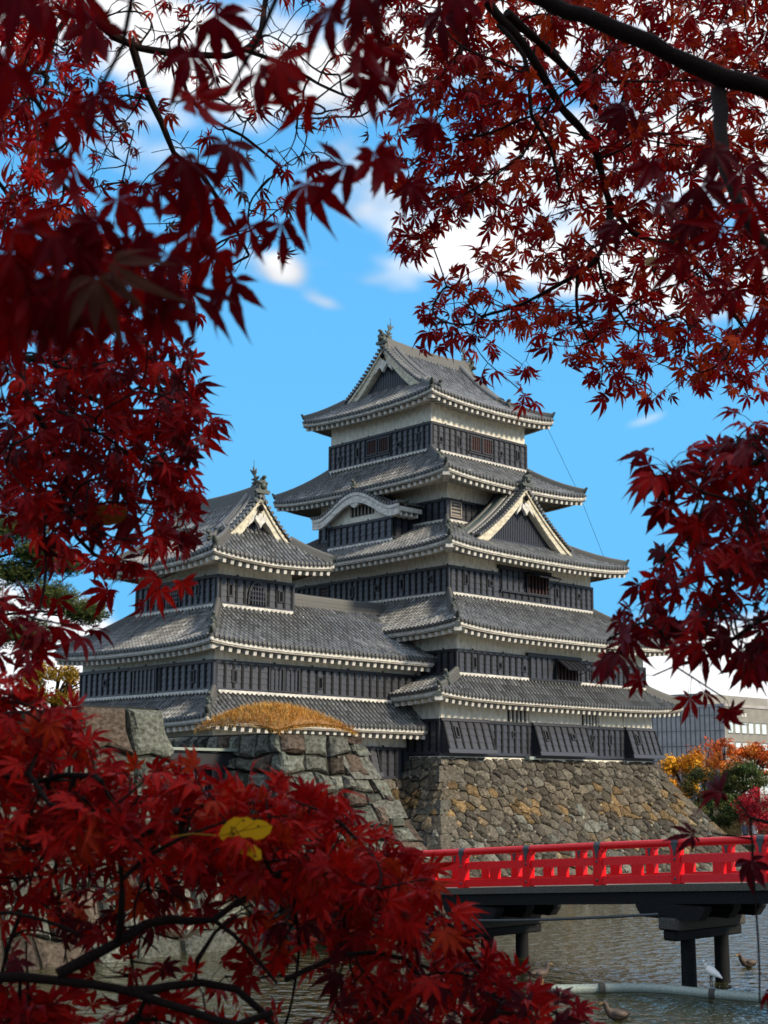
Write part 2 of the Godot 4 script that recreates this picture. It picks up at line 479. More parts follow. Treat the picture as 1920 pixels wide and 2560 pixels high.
# the demon-face end tile: a shield with curled feet and a knob on top
func ornament(at_: Vector3, out: Vector3, wide: float, high: float, parent: Node) -> void:
	var t := Transform3D(Basis(Vector3.UP.cross(out), Vector3.UP, out), at_)
	var mb := MB.new()
	var o := PackedVector2Array([Vector2(-0.75, 0), Vector2(-0.9, 0.12), Vector2(-0.72, 0.26), Vector2(-0.5, 0.2), Vector2(-0.46, 0.5), Vector2(-0.56, 0.72), Vector2(-0.3, 0.74), Vector2(-0.2, 0.92), Vector2(0, 1.0), Vector2(0.2, 0.92), Vector2(0.3, 0.74), Vector2(0.56, 0.72), Vector2(0.46, 0.5), Vector2(0.5, 0.2), Vector2(0.72, 0.26), Vector2(0.9, 0.12), Vector2(0.75, 0)])
	for i in o.size(): o[i] = Vector2(o[i].x * wide * 0.62, o[i].y * high)
	mb.prism(o, -0.06, 0.08, t)
	mb.blob(Vector3(0, high * 0.45, 0.1), Vector3(wide * 0.24, high * 0.22, 0.1), 8, t)
	mb.blob(Vector3(0, high * 0.98, 0.12), Vector3(0.09, 0.09, 0.16), 8, t)
	for k in [-1, 1]: mb.blob(Vector3(k * wide * 0.22, high * 0.62, 0.1), Vector3(0.07, 0.06, 0.07), 6, t)
	part("ridge_end_tile", mb, M.ornament, parent)

# a skirt roof round a storey: eave half widths A, B, walls a, b
func skirt(owner_: Node, cx: float, cz: float, A: float, B: float, a: float, b: float, yE: float, yT: float, reachX: float, reachZ: float, up := 0.3, hip := true) -> Node:
	var dx := A - a; var dz := B - b
	var F := slope(Vector3(cx - A, 0, cz + B), Vector3.RIGHT, Vector3.FORWARD, 2 * A, dz, yE, yT, dx, dx, {"up": up})
	var Lf := slope(Vector3(cx - A, 0, cz - B), Vector3.BACK, Vector3.RIGHT, 2 * B, dx, yE, yT, dz, dz, {"up": up})
	var R := slope(Vector3(cx + A, 0, cz + B), Vector3.FORWARD, Vector3.LEFT, 2 * B, dx, yE, yT, dz, dz, {"up": up})
	var K := slope(Vector3(cx + A, 0, cz - B), Vector3.LEFT, Vector3.BACK, 2 * A, dz, yE, yT, dx, dx, {"up": up})
	return roof_of(owner_, [F, Lf, R, K], [reachZ, reachX, reachX, reachZ], 3)

# tiles, eaves and rafters of a set of slopes (the last ones from `plain` on without single tiles)
func roof_of(owner_: Node, slopes: Array, reach: Array, detailed: int, from := {}, to := {}) -> Node:
	var dk := MB.new(); var un := MB.new(); var tl := MB.new(); var fa := MB.new(); var dark := MB.new()
	for s in slopes: deck(s, dk, un)
	var roof := part("roof", dk, M.tile_dark, owner_)
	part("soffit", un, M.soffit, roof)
	for i in slopes.size():
		var s: Slope = slopes[i]
		if i < detailed: tiles(s, tl)
		eave_band(s, dark, -0.03, 0.10, 0.02, 0.11)
		eave_band(s, fa, 0.02, 0.13, 0.115, 0.26)
		eave_band(s, fa, 0.07, 0.16, 0.263, 0.335, 0.07, 0.07)
		if i < 2: rafters(s, roof, reach[i], from.get(i, 0.0), to.get(i, 0.0))
	part("roof_tiles", tl, M.tile, roof, true)
	part("eave_tile_bed", dark, M.tile_dark, roof)
	part("fascia", fa, M.trim_white, roof)
	return roof

func hip_line(s: Slope, right: bool, r0: float, r1: float, hd := 0.0) -> PackedVector3Array:
	var p := PackedVector3Array()
	var D := hd if hd > 0 else s.D
	for i in 7:
		var r := lerpf(r0, r1, i / 6.0)
		p.append(s.pos(s.L - s.hipR * r if right else s.hipL * r, D * r))
	return p

# white zigzag of mortar where a roof meets the boards above it
func mortar_trim(t: Transform3D, x0: float, x1: float, y: float, parent: Node) -> void:
	var mb := MB.new()
	var n := int((x1 - x0) / 0.245)
	var w := (x1 - x0) / n
	for i in n:
		var x := x0 + i * w
		mb.prism(PackedVector2Array([Vector2(x, y + 0.07), Vector2(x, y), Vector2(x + w * 0.5, y - 0.09), Vector2(x + w, y), Vector2(x + w, y + 0.07)]), 0.0, 0.14, t)
	part("mortar_trim", mb, M.trim_white, parent, true)

func face(cx: float, cz: float, a: float, b: float, which: String) -> Transform3D:
	if which == "F": return Transform3D(Basis.IDENTITY, Vector3(cx, 0, cz + b))
	if which == "L": return Transform3D(Basis(Vector3.BACK, Vector3.UP, Vector3.LEFT), Vector3(cx - a, 0, cz))
	if which == "R": return Transform3D(Basis(Vector3.FORWARD, Vector3.UP, Vector3.RIGHT), Vector3(cx + a, 0, cz))
	return Transform3D(Basis(Vector3.LEFT, Vector3.UP, Vector3.FORWARD), Vector3(cx, 0, cz - b))

# lapped black boards between rails with upright battens; gaps: [x0, x1] left free of battens
func boards(t: Transform3D, x0: float, x1: float, y0: float, y1: float, parent: Node, gaps := [], pitch := 0.42, courses := 4) -> void:
	var rail := 0.13
	var lo := y0 + rail; var hi := y1 - rail
	for k in courses:
		var a := lerpf(lo, hi, float(k) / courses); var b := lerpf(lo, hi, float(k + 1) / courses)
		var tilt := Transform3D(Basis(Vector3.RIGHT, -0.09), Vector3(0, (a + b) * 0.5, 0.055))
		bx("plank", M.lacquer, parent, t * tilt, Vector3(x0 + 0.02, -(b - a) * 0.5 - 0.012, -0.02), Vector3(x1 - 0.02, (b - a) * 0.5 - 0.004, 0.012))
	bx("rail", M.lacquer, parent, t, Vector3(x0 - 0.05, y0, 0), Vector3(x1 + 0.05, y0 + rail, 0.105))
	bx("rail", M.lacquer_rail, parent, t, Vector3(x0 - 0.06, y1 - rail, 0), Vector3(x1 + 0.06, y1, 0.125))
	var n := int(round((x1 - x0) / pitch))
	for i in n + 1:
		var x := lerpf(x0 + 0.04, x1 - 0.04, float(i) / n)
		var free := true
		for g in gaps:
			if x > g[0] - 0.03 and x < g[1] + 0.03: free = false
		if free: bx("batten", M.batten, parent, t, Vector3(x - 0.055, lo, 0.02), Vector3(x + 0.055, hi, 0.11))
	var pegs := MB.new()
	for i in int((x1 - x0) / 2.1) + 1:
		var x := x0 + 1.0 + i * 2.1
		if x < x1: pegs.box(x - 0.025, x + 0.025, y1, y1 + 0.07, 0.03, 0.09, t)
	part("rail_peg", pegs, M.batten, parent, true)

func loophole(t: Transform3D, x: float, y: float, tall: bool, parent: Node) -> void:
	var w := 0.11 if tall else 0.125; var h := 0.24 if tall else 0.13
	var mb := MB.new()
	for s in [-1, 1]:
		mb.box(x + s * w - 0.03, x + s * w + 0.03, y - h - 0.03, y + h + 0.03, 0.02, 0.12, t)
		mb.box(x - w, x + w, y + s * h - 0.03, y + s * h + 0.03, 0.02, 0.12, t)
	var o := part("loophole", mb, M.lacquer_rail, parent)
	bx("loophole_opening", M.void, parent, t, Vector3(x - w, y - h, 0.03), Vector3(x + w, y + h, 0.085))

func barred_window(t: Transform3D, x0: float, x1: float, y0: float, y1: float, parent: Node, bars: int, bar_mat: Material, flat := false, frame_mat: Material = null) -> void:
	var fm: Material = frame_mat if frame_mat else M.lacquer_rail
	var w := bx("window", M.void, parent, t, Vector3(x0, y0, 0.02), Vector3(x1, y1, 0.05))
	for s in [[x0 - 0.07, x0], [x1, x1 + 0.07]]: bx("window_frame", fm, parent, t, Vector3(s[0], y0 - 0.07, 0.0), Vector3(s[1], y1 + 0.07, 0.15))
	for s in [[y0 - 0.07, y0], [y1, y1 + 0.07]]: bx("window_frame", fm, parent, t, Vector3(x0, s[0], 0.0), Vector3(x1, s[1], 0.15))
	for i in bars:
		var f := (i + 0.5) / bars
		if flat: bx("window_bar", bar_mat, parent, t, Vector3(x0, lerpf(y0, y1, f) - 0.045, 0.06), Vector3(x1, lerpf(y0, y1, f) + 0.045, 0.11))
		else: bx("window_bar", bar_mat, parent, t, Vector3(lerpf(x0, x1, f) - 0.05, y0, 0.06), Vector3(lerpf(x0, x1, f) + 0.05, y1, 0.12))

# bell-shaped window: pointed arch frame with a lattice
func arch_window(t: Transform3D, x: float, y0: float, y1: float, half: float, parent: Node) -> void:
	var o := PackedVector2Array(); var i_ := PackedVector2Array()
	for k in 17:
		var f := k / 8.0 - 1.0
		var yy := y0 + (y1 - y0) * (1.0 - pow(absf(f), 2.4) * 0.62) if absf(f) < 1.0 else y0
		o.append(Vector2(x + f * half * 1.22, yy + 0.06 if absf(f) < 1.0 else y0)); i_.append(Vector2(x + f * half, yy - 0.08 if absf(f) < 1.0 else y0))
	var fr := MB.new()
	fr.prism(o, 0.02, 0.16, t)
	var f_ := part("window_frame", fr, M.lacquer_rail, parent)
	var vo := MB.new()
	vo.prism(i_, 0.03, 0.175, t)
	part("window", vo, M.void, parent)
	for k in range(-2, 3):
		var top := y0 + (y1 - y0) * (1.0 - pow(absf(k / 3.0), 2.4) * 0.62) - 0.1
		bx("window_bar", M.lacquer, parent, t, Vector3(x + k * half / 3.0 - 0.022, y0, 0.17), Vector3(x + k * half / 3.0 + 0.022, top, 0.20))
	for k in range(1, 5):
		var yy := lerpf(y0, y1, k / 5.2)
		var hw := half * (0.97 if k < 4 else 0.72)
		bx("window_bar", M.lacquer, parent, t, Vector3(x - hw, yy - 0.018, 0.165), Vector3(x + hw, yy + 0.018, 0.195))

func storey(owner_: Node, cx: float, cz: float, a: float, b: float, y0: float, y1: float, y2: float) -> Node:
	var mb := MB.new()
	mb.box(cx - a, cx + a, y0 - 0.9, y2, cz - b, cz + b)
	var wall := part("wall", mb, M.plaster, owner_)
	var bk := MB.new()
	bk.box(cx - a - 0.02, cx + a + 0.02, y0 - 0.02, y1 - 0.02, cz - b - 0.02, cz + b + 0.02)
	part("board_backing", bk, M.lacquer_rail, wall)
	for s in [-1, 1]:
		bx("corner_post", M.lacquer, wall, Transform3D(), Vector3(cx + s * a - 0.1, y0, cz + b - 0.1), Vector3(cx + s * a + 0.1, y1 - 0.01, cz + b + 0.1))
	bx("corner_post", M.lacquer, wall, Transform3D(), Vector3(cx - a - 0.1, y0, cz - b - 0.1), Vector3(cx - a + 0.1, y1 - 0.01, cz - b + 0.1))
	return wall

# triangular gable in its own frame: x across, y up, z outwards
func gable(owner_: Node, t: Transform3D, w: float, yb: float, ya: float, deep: float, board_h: float, k := 0.62) -> Node:
	var H := func(x: float) -> float:
		var r := 1.0 - absf(x) / w
		return yb + (ya - yb) * (k * r + (1.0 - k) * r * r)
	var poly := PackedVector2Array()
	for i in range(-10, 11): poly.append(Vector2(w * i / 10.0 * 0.97, maxf(H.call(w * i / 10.0 * 0.97) - 0.3, yb - 0.05)))
	poly.append(Vector2(w * 0.97, yb - 0.4)); poly.append(Vector2(-w * 0.97, yb - 0.4))
	var wl := MB.new()
	wl.prism(poly, -deep - 0.2, -deep, t)
	var g := part("gable", wl, M.lacquer_rail, owner_)
	var n := int(w * 2 / 0.135)
	for i in range(1, n):
		var x := -w + i * 2 * w / n
		var top: float = H.call(x) - board_h - 0.15
		if top > yb + 0.3: bx("slat", M.lacquer, g, t, Vector3(x - 0.04, yb + 0.12, -deep), Vector3(x + 0.04, top, -deep + 0.05))
	bx("gable_rail", M.lacquer, g, t, Vector3(-w * 0.8, yb - 0.18, -deep), Vector3(w * 0.8, yb + 0.12, -deep + 0.1))
	for s in [-1, 1]:
		for layer in [[0.12, board_h * 0.42, -0.16, 0.03], [board_h * 0.42, board_h, -0.20, -0.05], [board_h * 0.86, board_h * 1.08, -0.42, -0.12]]:
			var mb := MB.new()
			for i in 12:
				var xa := w * i / 12.0; var xb := w * (i + 1) / 12.0
				var ya_: float = H.call(xa); var yb_: float = H.call(xb)
				var p := []
				for q in [[xa, ya_], [xb, yb_]]:
					var fl: float = 1.0 + 0.25 * q[0] / w
					for yy in [q[1] - layer[1] * fl, q[1] - layer[0]]:
						for z in [layer[3], layer[2]]: p.append(t * Vector3(s * q[0], yy, z))
				var h := [p[0], p[4], p[5], p[1], p[2], p[6], p[7], p[3]]
				if s < 0: h = [p[4], p[0], p[1], p[5], p[6], p[2], p[3], p[7]]
				mb.hexa(h)
			part("barge_board", mb, M.cream, g)
	# carved pendant under the peak, with a dark boss
	var pd := MB.new()
	var c := ya - board_h - 0.42
	var hw := 0.27
	var shape := PackedVector2Array()
	for q in [[-0.3, 0.5], [-0.5, 0.1], [-1.0, 0.2], [-1.15, -0.2], [-0.85, -0.55], [-0.45, -0.8], [0, -1.35], [0.45, -0.8], [0.85, -0.55], [1.15, -0.2], [1.0, 0.2], [0.5, 0.1], [0.3, 0.5]]: shape.append(Vector2(q[0] * hw, c + q[1] * 0.36))
	pd.prism(shape, -0.12, 0.06, t)
	for s in [-1, 1]:
		var sc := PackedVector2Array()
		for q in [[0.8, 0.3], [1.4, -0.1], [1.7, -0.55], [2.2, -0.95], [2.45, -1.5], [2.0, -1.15], [1.6, -0.95], [1.2, -0.6], [0.9, -0.3]]: sc.append(Vector2(s * q[0] * hw, c + q[1] * 0.40 + 0.1))
		pd.prism(sc, -0.14, -0.02, t)
	var pn := part("gable_pendant", pd, M.trim_white, g)
	var boss := MB.new()
	boss.blob(Vector3(0, c + 0.42, 0.06), Vector3(0.16, 0.17, 0.08), 8, t)
	part("pendant_boss", boss, M.void, g)
	# verge tiles lying across the edge, and the end tile at the peak
	var vt := MB.new()
	for s in [-1, 1]:
		var m := int(w * 1.25 / 0.2)
		for i in m:
			var x: float = s * (w * 1.0) * (i + 0.5) / m
			var y: float = H.call(x) + 0.04
			vt.col = tone(0.15, 0.3)
			vt.tube(PackedVector3Array([t * Vector3(x, y, 0.14), t * Vector3(x, y + 0.02, -0.42)]), PackedFloat32Array([0.085, 0.08]), 6)
		for row in [[-0.50, 0.12, 0.16], [-0.86, 0.18, 0.24]]:
			var pts := PackedVector3Array()
			for i in 11: pts.append(t * Vector3(s * w * 0.98 * i / 10.0, H.call(w * 0.98 * i / 10.0) + row[2] * 0.55, row[0]))
			var rr := PackedFloat32Array(); rr.resize(11); rr.fill(row[1])
			vt.col = Color(0.2, 0.2, 0.19)
			vt.tube(pts, rr, 8)
	part("verge_tiles", vt, M.tile, g, true)
	ornament(t * Vector3(0, ya + 0.05, 0.1), t.basis.z, 0.75, 0.75, g)
	return g

# fish-shaped roof finial: head down on the ridge, body and tail curling up, with fins and a thin rod
func finial(at_: Vector3, inward: Vector3, high: float, parent: Node) -> void:
	var mb := MB.new()
	var P := func(f: float, y: float) -> Vector3: return at_ + inward * f * high + Vector3(0, y * high, 0)
	mb.tube(PackedVector3Array([P.call(0.25, 0.0), P.call(0.02, 0.06), P.call(-0.08, 0.25), P.call(-0.05, 0.45), P.call(0.05, 0.62), P.call(0.14, 0.72)]), PackedFloat32Array([0.10 * high, 0.17 * high, 0.155 * high, 0.11 * high, 0.07 * high, 0.03 * high]), 8, 0.8)
	var t := Transform3D(Basis(inward, Vector3.UP, inward.cross(Vector3.UP)), at_)
	for q in [[0.10, 0.66, 0.40, 0.95], [0.08, 0.66, 0.16, 1.05], [0.05, 0.6, -0.08, 0.92], [-0.1, 0.42, -0.30, 0.52], [-0.14, 0.26, -0.32, 0.30], [0.08, 0.4, 0.28, 0.42], [0.08, 0.25, 0.26, 0.22]]:
		var a := Vector2(q[0], q[1]) * high; var b := Vector2(q[2], q[3]) * high
		var e := (b - a).orthogonal().normalized() * 0.06 * high
		mb.prism(PackedVector2Array([a - e, a.lerp(b, 0.6) - e * 0.9, b, a.lerp(b, 0.5) + e * 0.7, a + e]), -0.03, 0.03, t)
	var f := part("roof_finial", mb, M.ornament, parent)
	var rod := MB.new()
	rod.tube(PackedVector3Array([P.call(0.12, 0.7), P.call(0.12, 1.35)]), PackedFloat32Array([0.02, 0.012]), 5)
	part("lightning_rod", rod, M.ornament, parent)

func main_ridge(a: Vector3, b: Vector3, parent: Node, wide: float, high: float) -> void:
	var p := PackedVector3Array()
	for i in 9:
		var f := i / 8.0
		p.append(a.lerp(b, f) - Vector3(0, 0.14 * (1.0 - pow(2 * f - 1, 2.0)), 0))
	hip_ridge(p, parent, wide, high, false, "main_ridge")
	for e in [[a, (a - b).normalized()], [b, (b - a).normalized()]]: ornament(e[0] + e[1] * 0.1 - Vector3(0, 0.35, 0), e[1], wide * 1.5, high + 0.55, parent)

# ------------------------------------------------------------------ the keep
func keep() -> void:
	var K := castle_thing("castle_keep", "tall five-roofed black and white castle keep above the stone base", "castle", Vector3(0, 5.3, 0))
	var F: Transform3D; var Lf: Transform3D
	# first storey, with sloping stone-drop boxes
	var w1 := storey(K, 0, 0, 7.99, 8.627, 5.45, 7.08, 8.0)
	F = face(0, 0, 7.99, 8.627, "F"); Lf = face(0, 0, 7.99, 8.627, "L")
	boards(F, -7.99, 7.99, 5.5, 7.08, w1, [[-8.0, -4.9], [-1.75, 2.4], [5.5, 8.2]], 0.46)
	boards(Lf, 2.0, 8.6, 5.5, 7.08, w1, [], 0.46)
	for q in [[-7.99, -4.88, 6], [-1.72, 2.32, 8], [5.58, 8.06, 5]]:
		drop_box(F, q[0], q[1], 5.56, 7.1, 0.62, q[2], w1)
	for q in [[2.95, 6.5, false], [-3.0, 6.5, false], [4.34, 6.45, true]]: loophole(F, q[0], q[1], q[2], w1)
	for q in [[-3.38, -1.95], [2.2, 3.45]]:
		var bw := bx("window", M.void, w1, F, Vector3(q[0], 7.12, 0.0), Vector3(q[1], 7.95, 0.02))
		for i in 5:
			var x := lerpf(q[0], q[1], (i + 0.5) / 5.0)
			bx("window_bar", M.trim_white, w1, F, Vector3(x - 0.062, 7.12, 0.0), Vector3(x + 0.062, 7.95, 0.10))
	for q in [[-7.95, -3.45], [-1.86, 2.13], [3.52, 5.42], [5.56, 7.99]]: bx("plaster_panel", M.plaster, w1, F, Vector3(q[0], 7.12, 0), Vector3(q[1], 7.98, 0.05))
	# second storey
	var w2 := storey(K, 0, 0, 7.10, 8.886, 9.1, 10.26, 11.2)
	F = face(0, 0, 7.10, 8.886, "F"); Lf = face(0, 0, 7.10, 8.886, "L")
	boards(F, -7.1, 7.1, 9.1, 10.26, w2, [[-2.3, 1.65]], 0.44)
	boards(Lf, 5.0, 8.886, 9.1, 10.26, w2, [], 0.44)
	raised_window(F, -2.22, 1.62, 9.08, 10.4, -0.25, 1.35, w2, true)
	for q in [[-4.27, 9.66, false], [-2.55, 9.62, false], [2.6, 9.68, true], [4.5, 9.66, false], [-6.0, 9.7, true], [6.2, 9.66, true]]: loophole(F, q[0], q[1], q[2], w2)
	# third storey
	var w3 := storey(K, 0, 0, 5.456, 6.824, 13.17, 14.53, 15.45)
	F = face(0, 0, 5.456, 6.824, "F"); Lf = face(0, 0, 5.456, 6.824, "L")
	boards(F, -5.456, 5.456, 13.17, 14.53, w3, [[-1.97, 1.9]], 0.43)
	boards(Lf, -6.82, 6.82, 13.17, 14.53, w3, [[-2.6, -1.7]], 0.43)
	raised_window(F, -1.9, 1.88, 13.2, 14.92, 0.08, 1.68, w3, false)
	for q in [[-4.33, 13.95, true], [-2.54, 13.93, false], [2.5, 13.93, true], [4.33, 13.95, false]]: loophole(F, q[0], q[1], q[2], w3)
	for q in [[-0.0, 13.84, true], [1.87, 13.88, false], [3.72, 13.9, true], [5.6, 13.95, false], [-4.4, 13.9, true]]: loophole(Lf, q[0], q[1], q[2], w3)
	barred_window(Lf, -2.48, -1.82, 13.55, 14.3, w3, 5, M.red_wood, true)
	# fourth storey, half hidden under the eaves
	var w4 := storey(K, 0, 0, 3.5, 4.829, 17.2, 18.4, 19.55)
	F = face(0, 0, 3.5, 4.829, "F"); Lf = face(0, 0, 3.5, 4.829, "L")
	boards(F, -3.5, 3.5, 17.2, 18.4, w4, [[-3.5, -2.4]], 0.45, 3)
	boards(Lf, -4.83, 4.83, 17.2, 18.4, w4, [[-2.6, 2.6]], 0.45, 3)
	barred_window(F, -3.3, -2.62, 17.5, 18.2, w4, 4, M.grey_wood, true, M.grey_wood)
	# top storey
	var w5 := storey(K, 0, 0, 3.665, 3.892, 21.03, 22.54, 23.75)
	F = face(0, 0, 3.665, 3.892, "F"); Lf = face(0, 0, 3.665, 3.892, "L")
	boards(F, -3.665, 3.665, 21.03, 22.54, w5, [[-0.85, 0.9]], 0.42)
	boards(Lf, -3.892, 3.892, 21.03, 22.54, w5, [[-0.95, 0.9]], 0.42)
	for t in [F, Lf]:
		barred_window(t, -0.78, -0.1, 21.52, 22.25, w5, 4, M.red_wood)
		barred_window(t, 0.14, 0.82, 21.52, 22.25, w5, 4, M.red_wood)
		bx("rail", M.lacquer_rail, w5, t, Vector3(-0.95, 21.33, 0.02), Vector3(0.95, 21.41, 0.14))
		for i in 4: bx("batten", M.batten, w5, t, Vector3(-0.75 + i * 0.5, 21.14, 0.02), Vector3(-0.67 + i * 0.5, 21.33, 0.09))
		for q in [[-3.05, 21.68, false], [-1.6, 21.8, true], [1.58, 21.7, false], [3.03, 21.82, true]]: loophole(t, q[0], q[1], q[2], w5)

	# roofs from the lowest to the top
	var s1f := slope(Vector3(-9.25, 0, 9.82), Vector3.RIGHT, Vector3.FORWARD, 18.5, 0.93, 8.38, 9.1, 2.15, 2.15, {"up": 0.26, "k": 0.9})
	var s1l := slope(Vector3(-9.25, 0, 6.72), Vector3.BACK, Vector3.RIGHT, 3.1, 2.15, 8.38, 9.1, 0.0, 0.93, {"up": 0.26, "k": 0.9, "upL": false})
	var s1r := slope(Vector3(9.25, 0, 9.82), Vector3.FORWARD, Vector3.LEFT, 19.6, 2.15, 8.38, 9.1, 0.93, 0.93, {"up": 0.26, "k": 0.9})
	var r1 := roof_of(K, [s1f, s1l, s1r], [1.2, 1.26, 1.26], 2)
	hips(r1, s1f, 0.42)
	var r2 := skirt(K, 0, 0, 8.41, 10.21, 5.456, 6.824, 11.48, 13.12, 1.31, 1.32)
	var r3 := skirt(K, 0, 0, 6.93, 8.28, 3.5, 4.829, 15.64, 17.22, 1.47, 1.46)
	var r4 := skirt(K, 0, 0, 5.45, 6.67, 3.665, 3.892, 19.6, 20.98, 1.95, 1.84)
	for q in [[r2, 8.41, 10.21, 5.456, 6.824, 11.48, 13.12], [r3, 6.93, 8.28, 3.5, 4.829, 15.64, 17.22], [r4, 5.45, 6.67, 3.665, 3.892, 19.6, 20.98]]:
		hips(q[0], slope(Vector3(-q[1], 0, q[2]), Vector3.RIGHT, Vector3.FORWARD, 2 * q[1], q[2] - q[4], q[5], q[6], q[1] - q[3], q[1] - q[3]), 0.45)
	# left end hips and back hips, whose upturned ends show against the sky
	for q in [[r2, 8.41, 10.21, 5.456, 6.824, 11.48, 13.12], [r3, 6.93, 8.28, 3.5, 4.829, 15.64, 17.22], [r4, 5.45, 6.67, 3.665, 3.892, 19.6, 20.98]]:
		var s := slope(Vector3(q[1], 0, -q[2]), Vector3.LEFT, Vector3.BACK, 2 * q[1], q[2] - q[4], q[5], q[6], q[1] - q[3], q[1] - q[3])
		hip_ridge(hip_line(s, true, 0.04, 0.98), q[0], 0.3, 0.26, false)
	mortar_trim(face(0, 0, 7.10, 8.886, "F"), -7.1, 7.1, 9.12, r1)
	mortar_trim(face(0, 0, 5.456, 6.824, "F"), -5.3, 5.456, 13.17, r2)
	mortar_trim(face(0, 0, 5.456, 6.824, "L"), -6.824, 6.7, 13.17, r2)
	mortar_trim(face(0, 0, 3.5, 4.829, "L"), 2.5, 4.7, 17.25, r3)
	mortar_trim(face(0, 0, 3.5, 4.829, "F"), -3.4, -2.0, 17.25, r3)
	mortar_trim(face(0, 0, 3.665, 3.892, "F"), -3.5, 3.665, 21.04, r4)
	mortar_trim(face(0, 0, 3.665, 3.892, "L"), -3.892, 3.7, 21.04, r4)

	irimoya(K, Vector3(0, 0, 0), Basis(), 4.79, 5.05, 24.01, 27.55, 3.42, 3.02, 1.1, 1.16, [true, false])
	chidori(K)
	karahafu(K)

func hips(roof: Node, s: Slope, ridge_at: float) -> void:
	hip_ridge(hip_line(s, false, ridge_at, 1.0), roof, 0.34, 0.30)
	hip_ridge(hip_line(s, false, 0.05, ridge_at), roof, 0.26, 0.14, false)
	hip_ridge(hip_line(s, true, 0.04, 1.0), roof, 0.30, 0.24, false)
	# white end of the corner beam
	var c := s.pos(0.0, 0.0)
	var out := Vector3(s.ax.x * -s.hipL, 0, 0) + s.inw * -s.D
	out = Vector3(-1, 0, 1).normalized() if s.inw == Vector3.FORWARD else out.normalized()
	var t := Transform3D(Basis(Vector3.UP.cross(out), Vector3.UP, out), c + Vector3(0, -0.36, 0))
	bx("corner_beam", M.trim_white, roof, t, Vector3(-0.17, -0.22, -1.6), Vector3(0.17, -0.02, -0.02))
	bx("corner_beam", M.ornament, roof, t, Vector3(-0.13, -0.02, -1.2), Vector3(0.13, 0.2, 0.03))

# hip-and-gable roof; its ridge runs along its own x axis. g: where the gables stand, hd: how far in the hips run
func irimoya(owner_: Node, at_: Vector3, turn: Basis, A: float, B: float, yE: float, yR: float, g: float, hz: float, reachA: float, reachB: float, show: Array) -> void:
	var X := turn * Vector3.RIGHT; var Z := turn * Vector3.BACK
	var hd := B - hz
	var opt := {"hd": hd, "k": 0.55, "up": 0.3}
	var f := slope(at_ - X * A + Z * B, X, -Z, 2 * A, B, yE, yR, A - g, A - g, opt)
	var b := slope(at_ + X * A - Z * B, -X, Z, 2 * A, B, yE, yR, A - g, A - g, opt)
	var yg := f.h(A, hd)
	var l := slope(at_ - X * A - Z * B, Z, X, 2 * B, A - g + 0.5, yE, yg - 0.05, hd, hd, {"hd": A - g, "up": 0.3, "k": 0.8})
	var r := slope(at_ + X * A + Z * B, -Z, -X, 2 * B, A - g + 0.5, yE, yg - 0.05, hd, hd, {"hd": A - g, "up": 0.3, "k": 0.8})
	l.yT = f.h(A, hd * (A - g + 0.5) / (A - g)) - 0.12; r.yT = l.yT
	var order := [f, l, r, b] if show[0] else [l, f, b, r]
	if not show[0]: order = [b, l, f, r]
	var roof := roof_of(owner_, order, [reachB, reachA] if show[0] else [reachB, reachA], 3)
	for s in [[l, false], [l, true], [r, true], [r, false]]:
		var p := PackedVector3Array()
		for i in 7:
			var q := lerpf(0.05, 1.0, i / 6.0)
			var x: float = hd * q
			p.append(s[0].pos(s[0].L - x if s[1] else x, (A - g) * q))
		hip_ridge(p, roof, 0.30, 0.24, false)
	for s in [-1, 1]:
		var t := Transform3D(Basis(Z * -s, Vector3.UP, X * s), at_ + X * s * g)
		gable(owner_, t, hz, yg + 0.05, yR + 0.02, 0.42, 0.60, 0.74)
	main_ridge(at_ - X * (g - 0.15) + Vector3(0, yR, 0), at_ + X * (g - 0.15) + Vector3(0, yR, 0), roof, 0.42, 0.42)
	for s in [-1, 1]: finial(at_ + X * s * (g - 0.42) + Vector3(0, yR + 0.42, 0), X * -s, 0.95, roof)
	# descending ridges beside the gables
	for s in [-1, 1]:
		for e in [-1, 1]:
			var p := PackedVector3Array()
			for i in 8:
				var d := lerpf(hd * 0.75, B - 0.2, i / 7.0)
				p.append(at_ + X * s * (g - 0.72) + Z * e * (B - d) + Vector3(0, f.h(A, d), 0))
			hip_ridge(p, roof, 0.28, 0.22)

